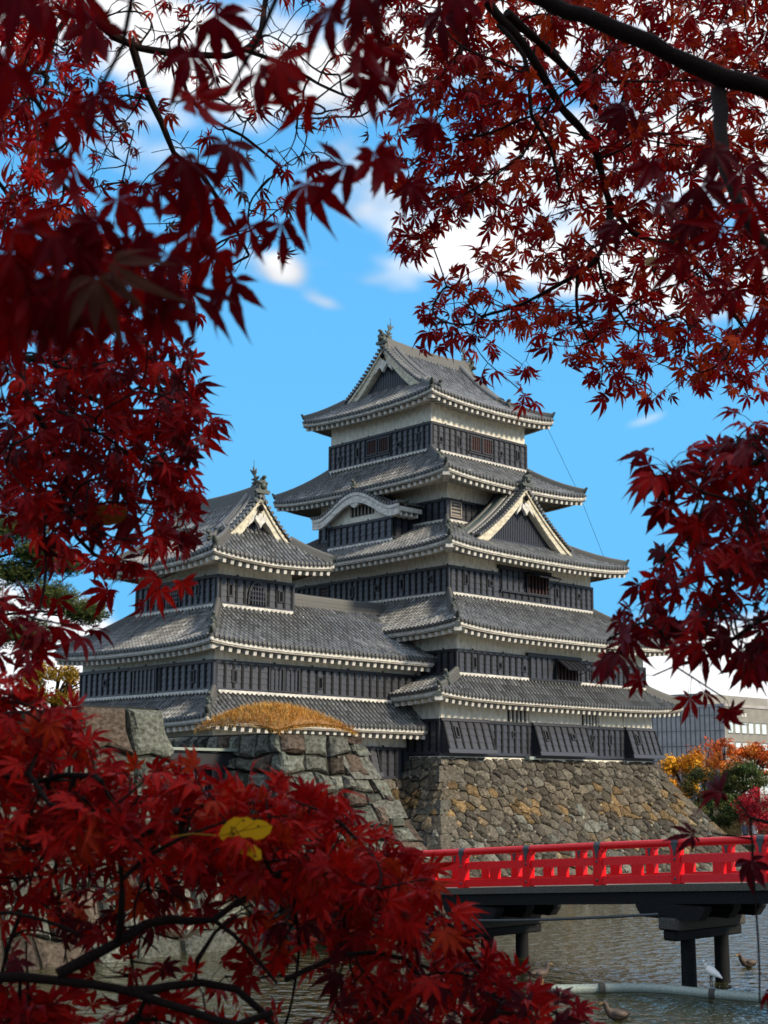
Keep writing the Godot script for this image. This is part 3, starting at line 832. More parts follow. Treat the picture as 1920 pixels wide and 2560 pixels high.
func drop_box(t: Transform3D, x0: float, x1: float, y0: float, y1: float, out: float, n: int, parent: Node) -> void:
	var mb := MB.new()
	mb.hexa([t * Vector3(x0, y0, out), t * Vector3(x1, y0, out), t * Vector3(x1, y0, 0), t * Vector3(x0, y0, 0), t * Vector3(x0, y1, 0.12), t * Vector3(x1, y1, 0.12), t * Vector3(x1, y1, 0), t * Vector3(x0, y1, 0)])
	var b := part("stone_drop_box", mb, M.lacquer_rail, parent)
	var ang := atan2(out - 0.12, y1 - y0)
	var ln := Vector2(out - 0.12, y1 - y0).length()
	var f := t * Transform3D(Basis(Vector3.RIGHT, -ang), Vector3(0, y0, out))
	for k in 4: bx("plank", M.lacquer, parent, f * Transform3D(Basis(Vector3.RIGHT, -0.07), Vector3(0, ln * (0.12 + 0.2 * k), 0.012)), Vector3(x0 + 0.02, 0, 0), Vector3(x1 - 0.02, ln * 0.2, 0.014))
	bx("rail", M.lacquer, parent, f, Vector3(x0 - 0.04, -0.02, 0), Vector3(x1 + 0.04, 0.17, 0.07))
	bx("rail", M.lacquer, parent, f, Vector3(x0 - 0.04, ln - 0.14, 0), Vector3(x1 + 0.04, ln, 0.07))
	for i in n + 1:
		var x := lerpf(x0 + 0.05, x1 - 0.05, float(i) / n)
		bx("batten", M.batten, parent, f, Vector3(x - 0.045, 0.17, 0), Vector3(x + 0.045, ln - 0.14, 0.06))
	for i in maxi(1, n / 4):
		var x := lerpf(x0, x1, (1.5 + 4.0 * i) / n)
		loophole(f * Transform3D(Basis(), Vector3(0, 0, -0.03)), x, ln * 0.6, i % 2 == 0, parent)

# projecting window bay: planks on the left, open barred window on the right with its shutter propped up
func raised_window(t: Transform3D, x0: float, x1: float, y0: float, y1: float, wx0: float, wx1: float, parent: Node, hood: bool) -> void:
	bx("window_bay", M.lacquer_rail, parent, t, Vector3(x0, y0, 0), Vector3(x1, y1 - 0.16, 0.10))
	bx("window_bay_cap", M.lacquer_rail, parent, t, Vector3(x0 - 0.12, y1 - 0.17, 0), Vector3(x1 + 0.12, y1, 0.2))
	var lo := y0 + 0.5 if not hood else y0 + 0.12
	for k in 4:
		var a := lerpf(lo, y1 - 0.2, k / 4.0); var b := lerpf(lo, y1 - 0.2, (k + 1) / 4.0)
		bx("plank", M.lacquer, parent, t * Transform3D(Basis(Vector3.RIGHT, -0.06), Vector3(0, a, 0.125)), Vector3(x0 + 0.05, 0, 0), Vector3(wx0 - 0.08, b - a, 0.012))
	for i in 5:
		var x := lerpf(x0 + 0.1, wx0 - 0.15, i / 4.0)
		bx("batten", M.batten, parent, t, Vector3(x - 0.035, lo, 0.1), Vector3(x + 0.035, y1 - 0.2, 0.165))
	bx("window_sill", M.lacquer_rail, parent, t, Vector3(x0 - 0.02, lo - 0.1, 0.0), Vector3(x1 + 0.02, lo, 0.22))
	if not hood:
		for i in 8:
			var x := lerpf(x0 + 0.2, x1 - 0.15, i / 7.0)
			bx("batten", M.batten, parent, t, Vector3(x - 0.04, y0 + 0.15, 0.1), Vector3(x + 0.04, y0 + 0.4, 0.15))
	barred_window(Transform3D(t.basis, t.origin + t.basis.z * 0.1), wx0, wx1, lo + 0.02, y1 - 0.3, parent, 6, M.red_wood)
	var sh := MB.new()
	var tilt := t * Transform3D(Basis(Vector3.RIGHT, -0.95 if hood else -1.25), Vector3(0, y1 - 0.2, 0.18))
	sh.box(wx0 - 0.05, wx1 + 0.1, -0.95, 0, 0, 0.05, tilt)
	for i in 5: sh.box(lerpf(wx0, wx1, i / 4.0) - 0.03, lerpf(wx0, wx1, i / 4.0) + 0.03, -0.93, 0, 0.05, 0.08, tilt)
	part("shutter", sh, M.lacquer_rail, parent)
	var st := MB.new()
	for x in [wx0 + 0.02, wx1 + 0.03]: st.tube(PackedVector3Array([tilt * Vector3(x, -0.85, 0), t * Vector3(x, lo + 0.3, 0.2)]), PackedFloat32Array([0.022, 0.022]), 5)
	part("shutter_stay", st, M.batten, parent)

# large triangular dormer on the third roof
func chidori(K: Node) -> void:
	var zf := 6.95
	var w := 3.62; var yb := 16.2; var ya := 19.15; var cx := 0.12
	var g := gable(K, Transform3D(Basis(), Vector3(cx, 0, zf)), w, yb, ya, 0.5, 0.55, 0.74)
	var l := slope(Vector3(cx - w, 0, 3.2), Vector3.BACK, Vector3.RIGHT, zf - 3.2 - 0.3, w, yb, ya, 0, 0, {"up": 0.0, "k": 0.74, "upL": false, "upR": false})
	var r := slope(Vector3(cx + w, 0, zf - 0.3), Vector3.FORWARD, Vector3.LEFT, zf - 3.2 - 0.3, w, yb, ya, 0, 0, {"up": 0.0, "k": 0.74, "upL": false, "upR": false})
	var dk := MB.new(); var un := MB.new(); var tl := MB.new()
	for s in [l, r]: deck(s, dk, un); tiles(s, tl)
	var d := part("dormer_roof", dk, M.tile_dark, K)
	part("roof_tiles", tl, M.tile, d, true)
	hip_ridge(PackedVector3Array([Vector3(cx, ya, zf - 0.1), Vector3(cx, ya, 5.6), Vector3(cx, ya, 3.6)]), d, 0.36, 0.34)
	var cu := MB.new()
	for i in 10:
		var xa := -w * (1.0 - i / 10.0) * 0.97; var xb := -w * (1.0 - (i + 1) / 10.0) * 0.97
		var p := [Vector3(cx + xa, l.h(1, xa + w) + 0.06, zf - 1.02), Vector3(cx + xb, l.h(1, xb + w) + 0.06, zf - 1.02)]
		cu.quad(p[0] + Vector3(0, 0.16, 0), p[1] + Vector3(0, 0.16, 0), p[1] + Vector3(0, 0.2, -0.16), p[0] + Vector3(0, 0.2, -0.16))
		cu.quad(p[0] + Vector3(-0.05, 0.02, 0), p[1] + Vector3(-0.05, 0.02, 0), p[1] + Vector3(0, 0.16, 0), p[0] + Vector3(0, 0.16, 0))
	part("copper_flashing", cu, M.copper_green, d)
	var p2 := PackedVector3Array()
	for i in 8: p2.append(Vector3(cx - w + 0.35 + i * 0.42, l.h(1, 0.35 + i * 0.42), zf - 1.4))
	hip_ridge(p2, d, 0.3, 0.24)

# bay with an undulating gable on the left-hand side
func karahafu(K: Node) -> void:
	var t := face(0, 0, 4.95, 0, "L")
	var mb := MB.new()
	mb.box(-2.48, 2.48, 16.0, 17.6, -1.6, 0.0, t)
	var bay := part("bay", mb, M.lacquer_rail, K)
	boards(t, -2.48, 2.48, 16.42, 17.6, bay, [], 0.48, 3)
	var side := Transform3D(Basis(Vector3.RIGHT, Vector3.UP, Vector3.BACK), Vector3(-4.95, 0, 2.48))
	boards(side, 0.0, 1.5, 16.42, 17.6, bay, [], 0.48, 3)
	mortar_trim(t, -2.48, 2.48, 16.38, bay)
	var C := func(x: float) -> float:
		var q := clampf(absf(x) / 3.25, 0.0, 1.0)
		var s := 0.5 + 0.5 * cos(PI * minf(1.0, q * 1.06))
		return 18.02 + 1.12 * pow(s, 0.92) + (0.10 * maxf(0.0, q - 0.8) / 0.2)
	var wl := PackedVector2Array()
	for i in 13: wl.append(Vector2(-2.45 + i * 4.9 / 12, minf(C.call(-2.45 + i * 4.9 / 12) - 0.12, 18.9)))
	wl.append(Vector2(2.45, 17.6)); wl.append(Vector2(-2.45, 17.6))
	var pw := MB.new()
	pw.prism(wl, -1.5, -0.05, t)
	var wall := part("bay_wall", pw, M.plaster, K)
	bx("window", M.void, wall, t, Vector3(-0.85, 17.95, -0.04), Vector3(0.95, 18.5, -0.02))
	for i in 7: bx("window_bar", M.grey_wood, wall, t, Vector3(-0.8 + i * 0.27, 17.95, -0.04), Vector3(-0.7 + i * 0.27, 18.5, 0.03))
	# roof shell
	var tl := MB.new(); var dk := MB.new()
	var n := 30
	var span := 3.3
	for i in n:
		var xa := lerpf(-span, span, float(i) / n); var xb := lerpf(-span, span, float(i + 1) / n)
		var ya: float = C.call(xa); var yb: float = C.call(xb)
		dk.quad(t * Vector3(xa, ya, 0.5), t * Vector3(xb, yb, 0.5), t * Vector3(xb, yb, -1.6), t * Vector3(xa, ya, -1.6))
		dk.quad(t * Vector3(xb, yb - 0.14, 0.4), t * Vector3(xa, ya - 0.14, 0.4), t * Vector3(xa, ya - 0.14, -1.6), t * Vector3(xb, yb - 0.14, -1.6))
	for j in 9:   # rows follow the curve, course by course
		var z := 0.40 - j * 0.22
		for i in n:
			var xa := lerpf(-span, span, float(i) / n); var xb := lerpf(-span, span, float(i + 1) / n)
			tl.col = tone(0.17, 0.35)
			var lift := 0.02
			tl.tube(PackedVector3Array([t * Vector3(xa, C.call(xa) + lift, z), t * Vector3(xb, C.call(xb) + lift, z)]), PackedFloat32Array([0.075, 0.075]), 5)
	for i in 33:   # edge tiles
		var x := lerpf(-span, span, i / 32.0)
		tl.col = tone(0.13, 0.3)
		tl.tube(PackedVector3Array([t * Vector3(x, C.call(x) + 0.05, 0.60), t * Vector3(x, C.call(x) + 0.09, 0.1)]), PackedFloat32Array([0.085, 0.08]), 6)
	var roof := part("bay_roof", dk, M.tile_dark, K)
	part("roof_tiles", tl, M.tile, roof, true)
	for layer in [[0.03, 0.20, 0.42, 0.56], [0.20, 0.27, 0.40, 0.50], [0.26, 0.58, 0.36, 0.52]]:
		var fb := MB.new()
		for i in n:
			var xa := lerpf(-span, span, float(i) / n); var xb := lerpf(-span, span, float(i + 1) / n)
			var ya: float = C.call(xa); var yb: float = C.call(xb)
			fb.hexa([t * Vector3(xa, ya - layer[1], layer[3]), t * Vector3(xb, yb - layer[1], layer[3]), t * Vector3(xb, yb - layer[1], layer[2]), t * Vector3(xa, ya - layer[1], layer[2]),
				t * Vector3(xa, ya - layer[0], layer[3]), t * Vector3(xb, yb - layer[0], layer[3]), t * Vector3(xb, yb - layer[0], layer[2]), t * Vector3(xa, ya - layer[0], layer[2])])
		part("barge_board", fb, M.trim_white, roof)
	var pd := MB.new()
	var sh := PackedVector2Array()
	for q in [[-0.62, 0.1], [-0.5, -0.12], [-0.3, -0.1], [-0.2, -0.22], [0, -0.3], [0.2, -0.22], [0.3, -0.1], [0.5, -0.12], [0.62, 0.1]]: sh.append(Vector2(q[0], 18.60 + q[1]))
	pd.prism(sh, 0.36, 0.48, t)
	part("gable_pendant", pd, M.trim_white, roof)
	# side eave of the bay roof, and its ridge
	var fs := MB.new()
	fs.box(span - 0.1, span + 0.02, 17.72, 17.96, -1.2, 0.36, t)
	part("fascia", fs, M.trim_white, roof)
	for i in 4: bx("rafter", M.trim_white, roof, t, Vector3(2.5, 17.5, 0.15 - i * 0.38), Vector3(span - 0.06, 17.68, 0.28 - i * 0.38))
	var rp := PackedVector3Array([t * Vector3(0, 19.22, 0.5), t * Vector3(0, 19.22, -0.4), t * Vector3(0, 19.22, -1.3)])
	hip_ridge(rp, roof, 0.34, 0.26)
	for s in [-1, 1]:
		var p := PackedVector3Array()
		for i in 9: p.append(t * Vector3(s * lerpf(span, 0.3, i / 8.0), C.call(lerpf(span, 0.3, i / 8.0)), -0.05))
		hip_ridge(p, roof, 0.22, 0.14, false)

# ------------------------------------------------------------------ north-west tower with the connecting wing
func tower() -> void:
	var T := castle_thing("castle_turret", "smaller black and white castle turret with long wing joined to the keep", "castle", Vector3(-15.5, 4.4, 3.0))
	# lower body and wing
	var mb := MB.new()
	mb.box(-19.1, -11.8, 7.0, 9.85, -3.4, 6.67); mb.box(-11.8, -7.2, 7.0, 9.6, -0.6, 6.67)
	var w1 := part("wall", mb, M.plaster, T)
	var F := Transform3D(Basis(), Vector3(0, 0, 6.67)); var Lf := Transform3D(Basis(Vector3.BACK, Vector3.UP, Vector3.LEFT), Vector3(-19.1, 0, 0))
	bx("board_backing", M.lacquer_rail, w1, F, Vector3(-19.12, 7.85, -0.1), Vector3(-7.2, 9.1, 0.02))
	bx("board_backing", M.lacquer_rail, w1, Lf, Vector3(-3.4, 7.85, -0.1), Vector3(6.69, 9.1, 0.02))
	boards(F, -19.1, -7.3, 7.86, 9.13, w1, [[-16.35, -14.65]], 0.46)
	boards(Lf, -3.4, 6.67, 7.86, 9.13, w1, [[0.75, 2.75]], 0.46)
	bx("corner_post", M.lacquer, w1, Transform3D(), Vector3(-19.2, 7.87, 6.57), Vector3(-19.0, 9.12, 6.78))
	barred_window(F, -16.28, -15.6, 8.02, 8.92, w1, 3, M.lacquer)
	barred_window(F, -15.45, -14.72, 8.02, 8.92, w1, 3, M.lacquer)
	barred_window(Lf, 0.82, 2.68, 7.98, 8.94, w1, 6, M.lacquer)
	for q in [[-18.12, 8.5, true], [-13.46, 8.46, true]]: loophole(F, q[0], q[1], q[2], w1)
	for q in [[5.3, 8.5, true], [-1.3, 8.55, false]]: loophole(Lf, q[0], q[1], q[2], w1)
	# ground floor below the lowest roof
	var m0 := MB.new()
	m0.box(-19.05, -7.9, 5.8, 7.0, -3.4, 6.6)
	var w0 := part("wall", m0, M.plaster, T)
	var mz := MB.new()
	mz.box(-19.05, -7.9, 4.38, 5.8, -3.4, 6.62)
	part("board_backing", mz, M.lacquer_rail, w0)
	var F0 := Transform3D(Basis(), Vector3(0, 0, 6.62))
	boards(F0, -19.0, -7.9, 4.4, 5.82, w0, [], 0.46)
	drop_box(F0, -12.6, -10.05, 4.5, 5.8, 0.5, 5, w0)
	# upper storey
	var w3 := storey(T, -15.48, 1.62, 2.05, 3.05, 11.7, 13.02, 13.95)
	var F3 := face(-15.48, 1.62, 2.05, 3.05, "F"); var L3 := face(-15.48, 1.62, 2.05, 3.05, "L")
	boards(F3, -2.05, 2.05, 11.7, 13.02, w3, [[-0.6, 0.6]], 0.44)
	boards(L3, -3.05, 3.05, 11.7, 13.02, w3, [[-0.7, 0.6]], 0.44)
	arch_window(F3, 0.0, 11.84, 12.88, 0.44, w3)
	arch_window(L3, -0.05, 11.84, 12.88, 0.44, w3)
	loophole(F3, -1.46, 12.38, true, w3); loophole(F3, 1.36, 12.35, true, w3)
	loophole(L3, 1.70, 12.44, true, w3); loophole(L3, -1.80, 12.42, true, w3)
	# lowest roof
	var b1f := slope(Vector3(-20.4, 0, 8.0), Vector3.RIGHT, Vector3.FORWARD, 12.45, 1.33, 6.86, 7.76, 1.3, 0.0, {"up": 0.16, "upR": false, "k": 0.85})
	var b1l := slope(Vector3(-20.4, 0, -4.7), Vector3.BACK, Vector3.RIGHT, 12.7, 1.3, 6.86, 7.76, 1.33, 1.33, {"up": 0.16, "k": 0.85})
	var r1 := roof_of(T, [b1f, b1l], [1.38, 1.35], 2)
	hip_ridge(hip_line(b1f, false, 0.35, 1.0), r1, 0.34, 0.30)
	hip_ridge(hip_line(b1f, false, 0.05, 0.35), r1, 0.26, 0.12, false)
	mortar_trim(F, -18.95, -7.9, 7.84, r1); mortar_trim(Lf, -3.4, 6.5, 7.84, r1)
	# middle roof, running on over the wing
	var b2f := slope(Vector3(-20.05, 0, 7.67), Vector3.RIGHT, Vector3.FORWARD, 12.75, 3.0, 10.06, 11.66, 2.52, 0.0, {"up": 0.26, "upR": false})
	var b2l := slope(Vector3(-20.05, 0, -4.45), Vector3.BACK, Vector3.RIGHT, 12.12, 2.52, 10.06, 11.66, 3.0, 3.0, {"up": 0.26})
	var r2 := roof_of(T, [b2f, b2l], [1.0, 0.95], 2)
	hip_ridge(hip_line(b2f, false, 0.36, 1.0), r2, 0.36, 0.30)
	hip_ridge(hip_line(b2f, false, 0.05, 0.36), r2, 0.26, 0.14, false)
	hip_ridge(hip_line(b2l, false, 0.05, 1.0), r2, 0.3, 0.24, false)
	mortar_trim(F3, -1.9, 2.05, 11.68, r2); mortar_trim(L3, -3.05, 2.9, 11.68, r2)
	var wing := slope(Vector3(-13.45, 0, 7.70), Vector3.RIGHT, Vector3.FORWARD, 6.5, 4.7, 9.98, 12.42, 0.0, 0.0, {"up": 0.12, "upL": false, "upR": false, "lowL": 4.0})
	var back := slope(Vector3(-6.95, 0, -1.6), Vector3.LEFT, Vector3.BACK, 6.4, 4.6, 9.9, 12.42, 0.0, 0.0, {"up": 0.0, "upL": false, "upR": false})
	var dk := MB.new(); var un := MB.new(); var tl := MB.new()
	deck(back, dk, un); tiles(wing, tl)
	for i in 8:   # sheathing under the wing's upper tiles, cut along the slanting verge
		var a := 4.7 * i / 8.0; var b := 4.7 * (i + 1) / 8.0
		var xa := maxf(0.0, 4.0 * (1.0 - a / 3.1)); var xb := maxf(0.0, 4.0 * (1.0 - b / 3.1))
		dk.quad(wing.pos(xa, a), wing.pos(6.5, a), wing.pos(6.5, b), wing.pos(xb, b))
		dk.quad(wing.pos(xa, a) - Vector3(0, 0.25, 0), wing.pos(xa, a), wing.pos(xb, b), wing.pos(xb, b) - Vector3(0, 0.25, 0))
		dk.quad(wing.pos(6.5, b) - Vector3(0, 0.4, 0), wing.pos(6.5, b), wing.pos(6.5, a), wing.pos(6.5, a) - Vector3(0, 0.4, 0))
	var wr := part("wing_roof", dk, M.tile_dark, T)
	part("roof_tiles", tl, M.tile, wr, true)
	hip_ridge(PackedVector3Array([Vector3(-13.4, 12.4, 3.05), Vector3(-11, 12.36, 3.05), Vector3(-8.5, 12.36, 3.05), Vector3(-6.2, 12.42, 3.05)]), wr, 0.42, 0.40, false, "main_ridge")
	# top roof with its gable to the front
	var turn := Basis(Vector3.UP, deg_to_rad(90))
	irimoya(T, Vector3(-15.48, 0, 1.62), turn, 4.46, 3.37, 13.97, 16.75, 3.25, 1.75, 1.4, 1.32, [false, true])

# ------------------------------------------------------------------ ground and water
func sheet(called: String, m: Material, x0: float, x1: float, z0: float, z1: float, y: float) -> MeshInstance3D:
	var pm := PlaneMesh.new()
	pm.size = Vector2(x1 - x0, z1 - z0)
	var o := node(called, pm, m, self, Transform3D(Basis(), Vector3((x0 + x1) / 2, y, (z0 + z1) / 2)))
	o.set_meta("kind", "structure")
	return o

func ground() -> void:
	sheet("moat_water", M.water, -300, 300, -300, 60, 0.0)
	sheet("ground", M.earth, -2500, 2500, -2500, 300, -1.2)
	# ground behind the stone base and on the far bank of the moat
	var mb := MB.new()
	mb.box(-33, 7, -1.0, 4.2, -60, 6.0)
	var g := part("castle_ground", mb, M.earth, self)
	g.transform = Transform3D(CB, KC)
	g.set_meta("kind", "structure")
	var fb := MB.new()
	fb.box(-500, 700, -1.1, 1.9, -900, -101)
	var f := part("far_bank_ground", fb, M.earth, self)
	f.set_meta("kind", "structure")
	var sp := MB.new()
	sp.box(18, 60, -1.1, 0.25, -101, -96.5)
	var sh := part("shore_path", sp, M.earth, self)
	sh.set_meta("kind", "structure")
	# bank the viewer stands on
	var nb := MB.new()
	nb.hexa([Vector3(-14, -1.1, -5.5), Vector3(14, -1.1, -5.5), Vector3(14, -1.1, -5.6), Vector3(-14, -1.1, -5.6), Vector3(-14, 2.2, -2.6), Vector3(14, 2.2, -2.6), Vector3(14, 2.2, -2.7), Vector3(-14, 2.2, -2.7)])
	nb.box(-30, 30, -1.1, 2.2, -2.6, 40)
	var n := part("near_bank_ground", nb, M.earth, self)
	n.set_meta("kind", "structure")

# ------------------------------------------------------------------ walls of fitted stones
func clip(poly: PackedVector2Array, n: Vector2, d: float) -> PackedVector2Array:   # keeps n.p <= d
	var out := PackedVector2Array()
	var m := poly.size()
	for i in m:
		var a := poly[i]; var b := poly[(i + 1) % m]
		var da := n.dot(a) - d; var db := n.dot(b) - d
		if da <= 0: out.append(a)
		if (da < 0 and db > 0) or (da > 0 and db < 0): out.append(a.lerp(b, da / (da - db)))
	return out

# fitted stones over a battered face. t: frame (x along, y up, z outwards); lean(y): how far the face stands out; ends: how far it runs at height y
func stones(parent: Node3D, t: Transform3D, y0: float, y1: float, lean: Callable, left: Callable, right: Callable, cell: Vector2, colour: Callable, keep_single: int, joint := 0.045, seed_ := 1, jitter := 0.40, bulge := 0.10) -> int:
	var r := RandomNumberGenerator.new()
	r.seed = seed_
	var xmin: float = minf(left.call(y0), left.call(y1)); var xmax: float = maxf(right.call(y0), right.call(y1))
	# seeds thrown at random, each with a size of its own; big stones push small ones aside
	var sx := cell.x / cell.y
	var grid := {}
	var list := []
	var tries := int((xmax - xmin) * (y1 - y0) / (cell.x * cell.y) * 9.0)
	for q in tries:
		var big := 0.30 * (1.0 - float(q) / tries)
		var p := Vector2(r.randf_range(xmin - 0.3, xmax + 0.3) / sx, r.randf_range(y0 - 0.2, y1 + 0.2))
		var rad := cell.y * (0.30 + big + 0.28 * r.randf() * r.randf())
		var g := Vector2i(floori(p.x), floori(p.y))
		var ok := true
		for a in range(-1, 2):
			for b in range(-1, 2):
				for o in grid.get(g + Vector2i(a, b), []):
					if p.distance_to(o[0]) < 0.80 * (rad + o[1]):
						ok = false
		if not ok: continue
		if not grid.has(g): grid[g] = []
		grid[g].append([p, rad]); list.append([p, rad, g])
	# backing that shows in the joints
	var bk := MB.new()
	for j in 12:
		for i in 12:
			var q := []
			for w in [[i, j], [i + 1, j], [i + 1, j + 1], [i, j + 1]]:
				var y: float = lerpf(y0 - 0.2, y1, w[1] / 12.0)
				var x: float = lerpf(left.call(y), right.call(y), w[0] / 12.0)
				q.append(t * Vector3(x, y, lean.call(y) - 0.13))
			bk.quad(q[0], q[1], q[2], q[3])
	part("joint_fill", bk, M.mortar, parent)
	var made := []
	for it in list:
		if true:
			var s: Vector2 = it[0]
			var poly := PackedVector2Array([s + Vector2(-0.9, -0.9), s + Vector2(0.9, -0.9), s + Vector2(0.9, 0.9), s + Vector2(-0.9, 0.9)])
			for a in range(-1, 2):
				for b in range(-1, 2):
					for o in grid.get(it[2] + Vector2i(a, b), []):
						if o[0] == s: continue
						var n: Vector2 = o[0] - s
						poly = clip(poly, n, (o[0].length_squared() - s.length_squared() + it[1] * it[1] - o[1] * o[1]) * 0.5)
			for k in poly.size(): poly[k] = Vector2(poly[k].x * sx, poly[k].y)
			poly = clip(poly, Vector2(0, 1), y1); poly = clip(poly, Vector2(0, -1), -y0)
			if poly.size() < 3: continue
			var lo := 99.0; var hi := -99.0
			for p in poly:
				lo = minf(lo, p.y); hi = maxf(hi, p.y)
			if hi - lo < 0.05: continue
			var ra: float = right.call(lo); var rb: float = right.call(hi)
			var n2 := Vector2(hi - lo, -(rb - ra)).normalized()
			poly = clip(poly, n2, n2.dot(Vector2(ra, lo)))
			ra = left.call(lo); rb = left.call(hi)
			n2 = Vector2(-(hi - lo), (rb - ra)).normalized()
			poly = clip(poly, n2, n2.dot(Vector2(ra, lo)))
			if poly.size() < 3: continue
			var c := Vector2.ZERO; var area := 0.0
			for k in poly.size():
				c += poly[k]; area += poly[k].cross(poly[(k + 1) % poly.size()]) * 0.5
			c /= poly.size()
			if absf(area) < 0.02: continue
			made.append([absf(area), poly, c])
	made.sort_custom(func(a, b): return a[0] > b[0])
	var rest := MB.new()
	for k in made.size():
		var mb := rest if k >= keep_single else MB.new()
		stone(mb, t, made[k][1], made[k][2], lean, colour.call(made[k][2], r), joint, bulge, r)
		if k < keep_single: part("stone", mb, M.stone, parent)
	# chips wedged into the joints
	for k in made.size():
		var poly: PackedVector2Array = made[k][1]
		if r.randf() < 0.8 and cell.x < 0.8:
			var p := poly[r.randi() % poly.size()]
			if p.y < y0 + 0.1 or p.y > y1 - 0.1: continue
			var s := r.randf_range(0.04, 0.10)
			rest.col = colour.call(p, r) * r.randf_range(0.9, 2.3)
			rest.blob(t * Vector3(p.x, p.y, lean.call(p.y) - 0.05), Vector3(s * 1.3, s, s), 6)
	if rest.v.size(): part("small_stones", rest, M.stone, parent, true)
	return made.size()

func stone(mb: MB, t: Transform3D, poly: PackedVector2Array, c: Vector2, lean: Callable, colour: Color, joint: float, bulge: float, r: RandomNumberGenerator) -> void:
	mb.col = colour
	var m := poly.size()
	var out := r.randf_range(-0.05, 0.06) * bulge / 0.1
	var tx := r.randf_range(-0.10, 0.10); var ty := r.randf_range(-0.14, 0.10)
	var ring := []
	for lv in [[joint * 0.3, -0.16, 0.0], [joint * 0.55, -0.03, 0.5], [joint * 0.8 + 0.09, bulge * 0.55, 1.0]]:
		var q := PackedVector3Array()
		for p in poly:
			var d := c - p
			var l := maxf(d.length(), 0.01)
			var e: Vector2 = p + d / l * minf(lv[0] * 1.2, l * 0.55)
			var z: float = lean.call(e.y) + lv[1] + (out + (e.x - c.x) * tx + (e.y - c.y) * ty) * lv[2] + r.randf_range(-0.018, 0.018)
			q.append(t * Vector3(e.x, e.y, z))
		ring.append(q)
	var top := t * Vector3(c.x, c.y, lean.call(c.y) + bulge * r.randf_range(0.5, 1.0) + out)
	for i in m:
		var j := (i + 1) % m
		for k in 2: mb.quad(ring[k][i], ring[k][j], ring[k + 1][j], ring[k + 1][i])
		mb.tri(ring[2][i], ring[2][j], top)

# squared blocks in uneven courses
func blocks(parent: Node3D, t: Transform3D, y0: float, y1: float, lean: Callable, left: Callable, right: Callable, course: float, wide: float, colour: Callable, joint: float, seed_: int) -> void:
	var r := RandomNumberGenerator.new()
	r.seed = seed_
	var bk := MB.new()
	for j in 10:
		for i in 6:
			var q := []
			for w in [[i, j], [i + 1, j], [i + 1, j + 1], [i, j + 1]]:
				var y: float = lerpf(y0 - 0.2, y1, w[1] / 10.0)
				q.append(t * Vector3(lerpf(left.call(y), right.call(y), w[0] / 6.0), y, lean.call(y) - 0.14))
			bk.quad(q[0], q[1], q[2], q[3])
	part("joint_fill", bk, M.mortar, parent)
	var ys := [y0]
	while ys[-1] < y1 - course * 0.6: ys.append(minf(ys[-1] + course * r.randf_range(0.75, 1.3), y1))
	if y1 - ys[-1] > 0.01: ys[-1] = y1
	var warp := func(x: float, k: int) -> float:
		if k == 0 or k == ys.size() - 1: return ys[k]
		return ys[k] + 0.13 * course * sin(x * 1.7 + k * 2.3) + 0.10 * course * sin(x * 4.1 + k * 5.1)
	for k in ys.size() - 1:
		var yc: float = (ys[k] + ys[k + 1]) * 0.5
		var x: float = left.call(yc)
		var xe: float = right.call(yc)
		var skew := r.randf_range(-0.07, 0.07)
		while x < xe - 0.12:
			var w := wide * r.randf_range(0.55, 1.5)
			if xe - (x + w) < wide * 0.4: w = xe - x
			var s2 := r.randf_range(-0.09, 0.09)
			var xa := x; var xb := x + w
			var fit := func(p: Vector2) -> Vector2: return Vector2(clampf(p.x, left.call(p.y), right.call(p.y)), p.y)
			var ya: float = warp.call(xa, k); var yb: float = warp.call(xb, k); var yc2: float = warp.call(xb, k + 1); var yd: float = warp.call(xa, k + 1)
			var ea: bool = xa <= left.call(yc) + 0.01; var eb: bool = xb >= xe - 0.01
			var poly := PackedVector2Array([
				fit.call(Vector2(-99.0 if ea else xa - skew, ya)), fit.call(Vector2(lerpf(xa, xb, 0.5), warp.call(lerpf(xa, xb, 0.5), k))), fit.call(Vector2(99.0 if eb else xb - s2, yb)),
				fit.call(Vector2(99.0 if eb else xb + r.randf_range(-0.05, 0.05), (yb + yc2) * 0.5)), fit.call(Vector2(99.0 if eb else xb + s2, yc2)), fit.call(Vector2(lerpf(xa, xb, 0.4), warp.call(lerpf(xa, xb, 0.4), k + 1))), fit.call(Vector2(-99.0 if ea else xa + skew, yd)),
				fit.call(Vector2(-99.0 if ea else xa, (ya + yd) * 0.5))])
			var c := Vector2.ZERO
			for p in poly: c += p / poly.size()
			var mb := MB.new()
			stone(mb, t, poly, c, lean, colour.call(c, r), joint, 0.15, r)
			part("stone", mb, M.stone, parent)
			skew = s2
			x = xb

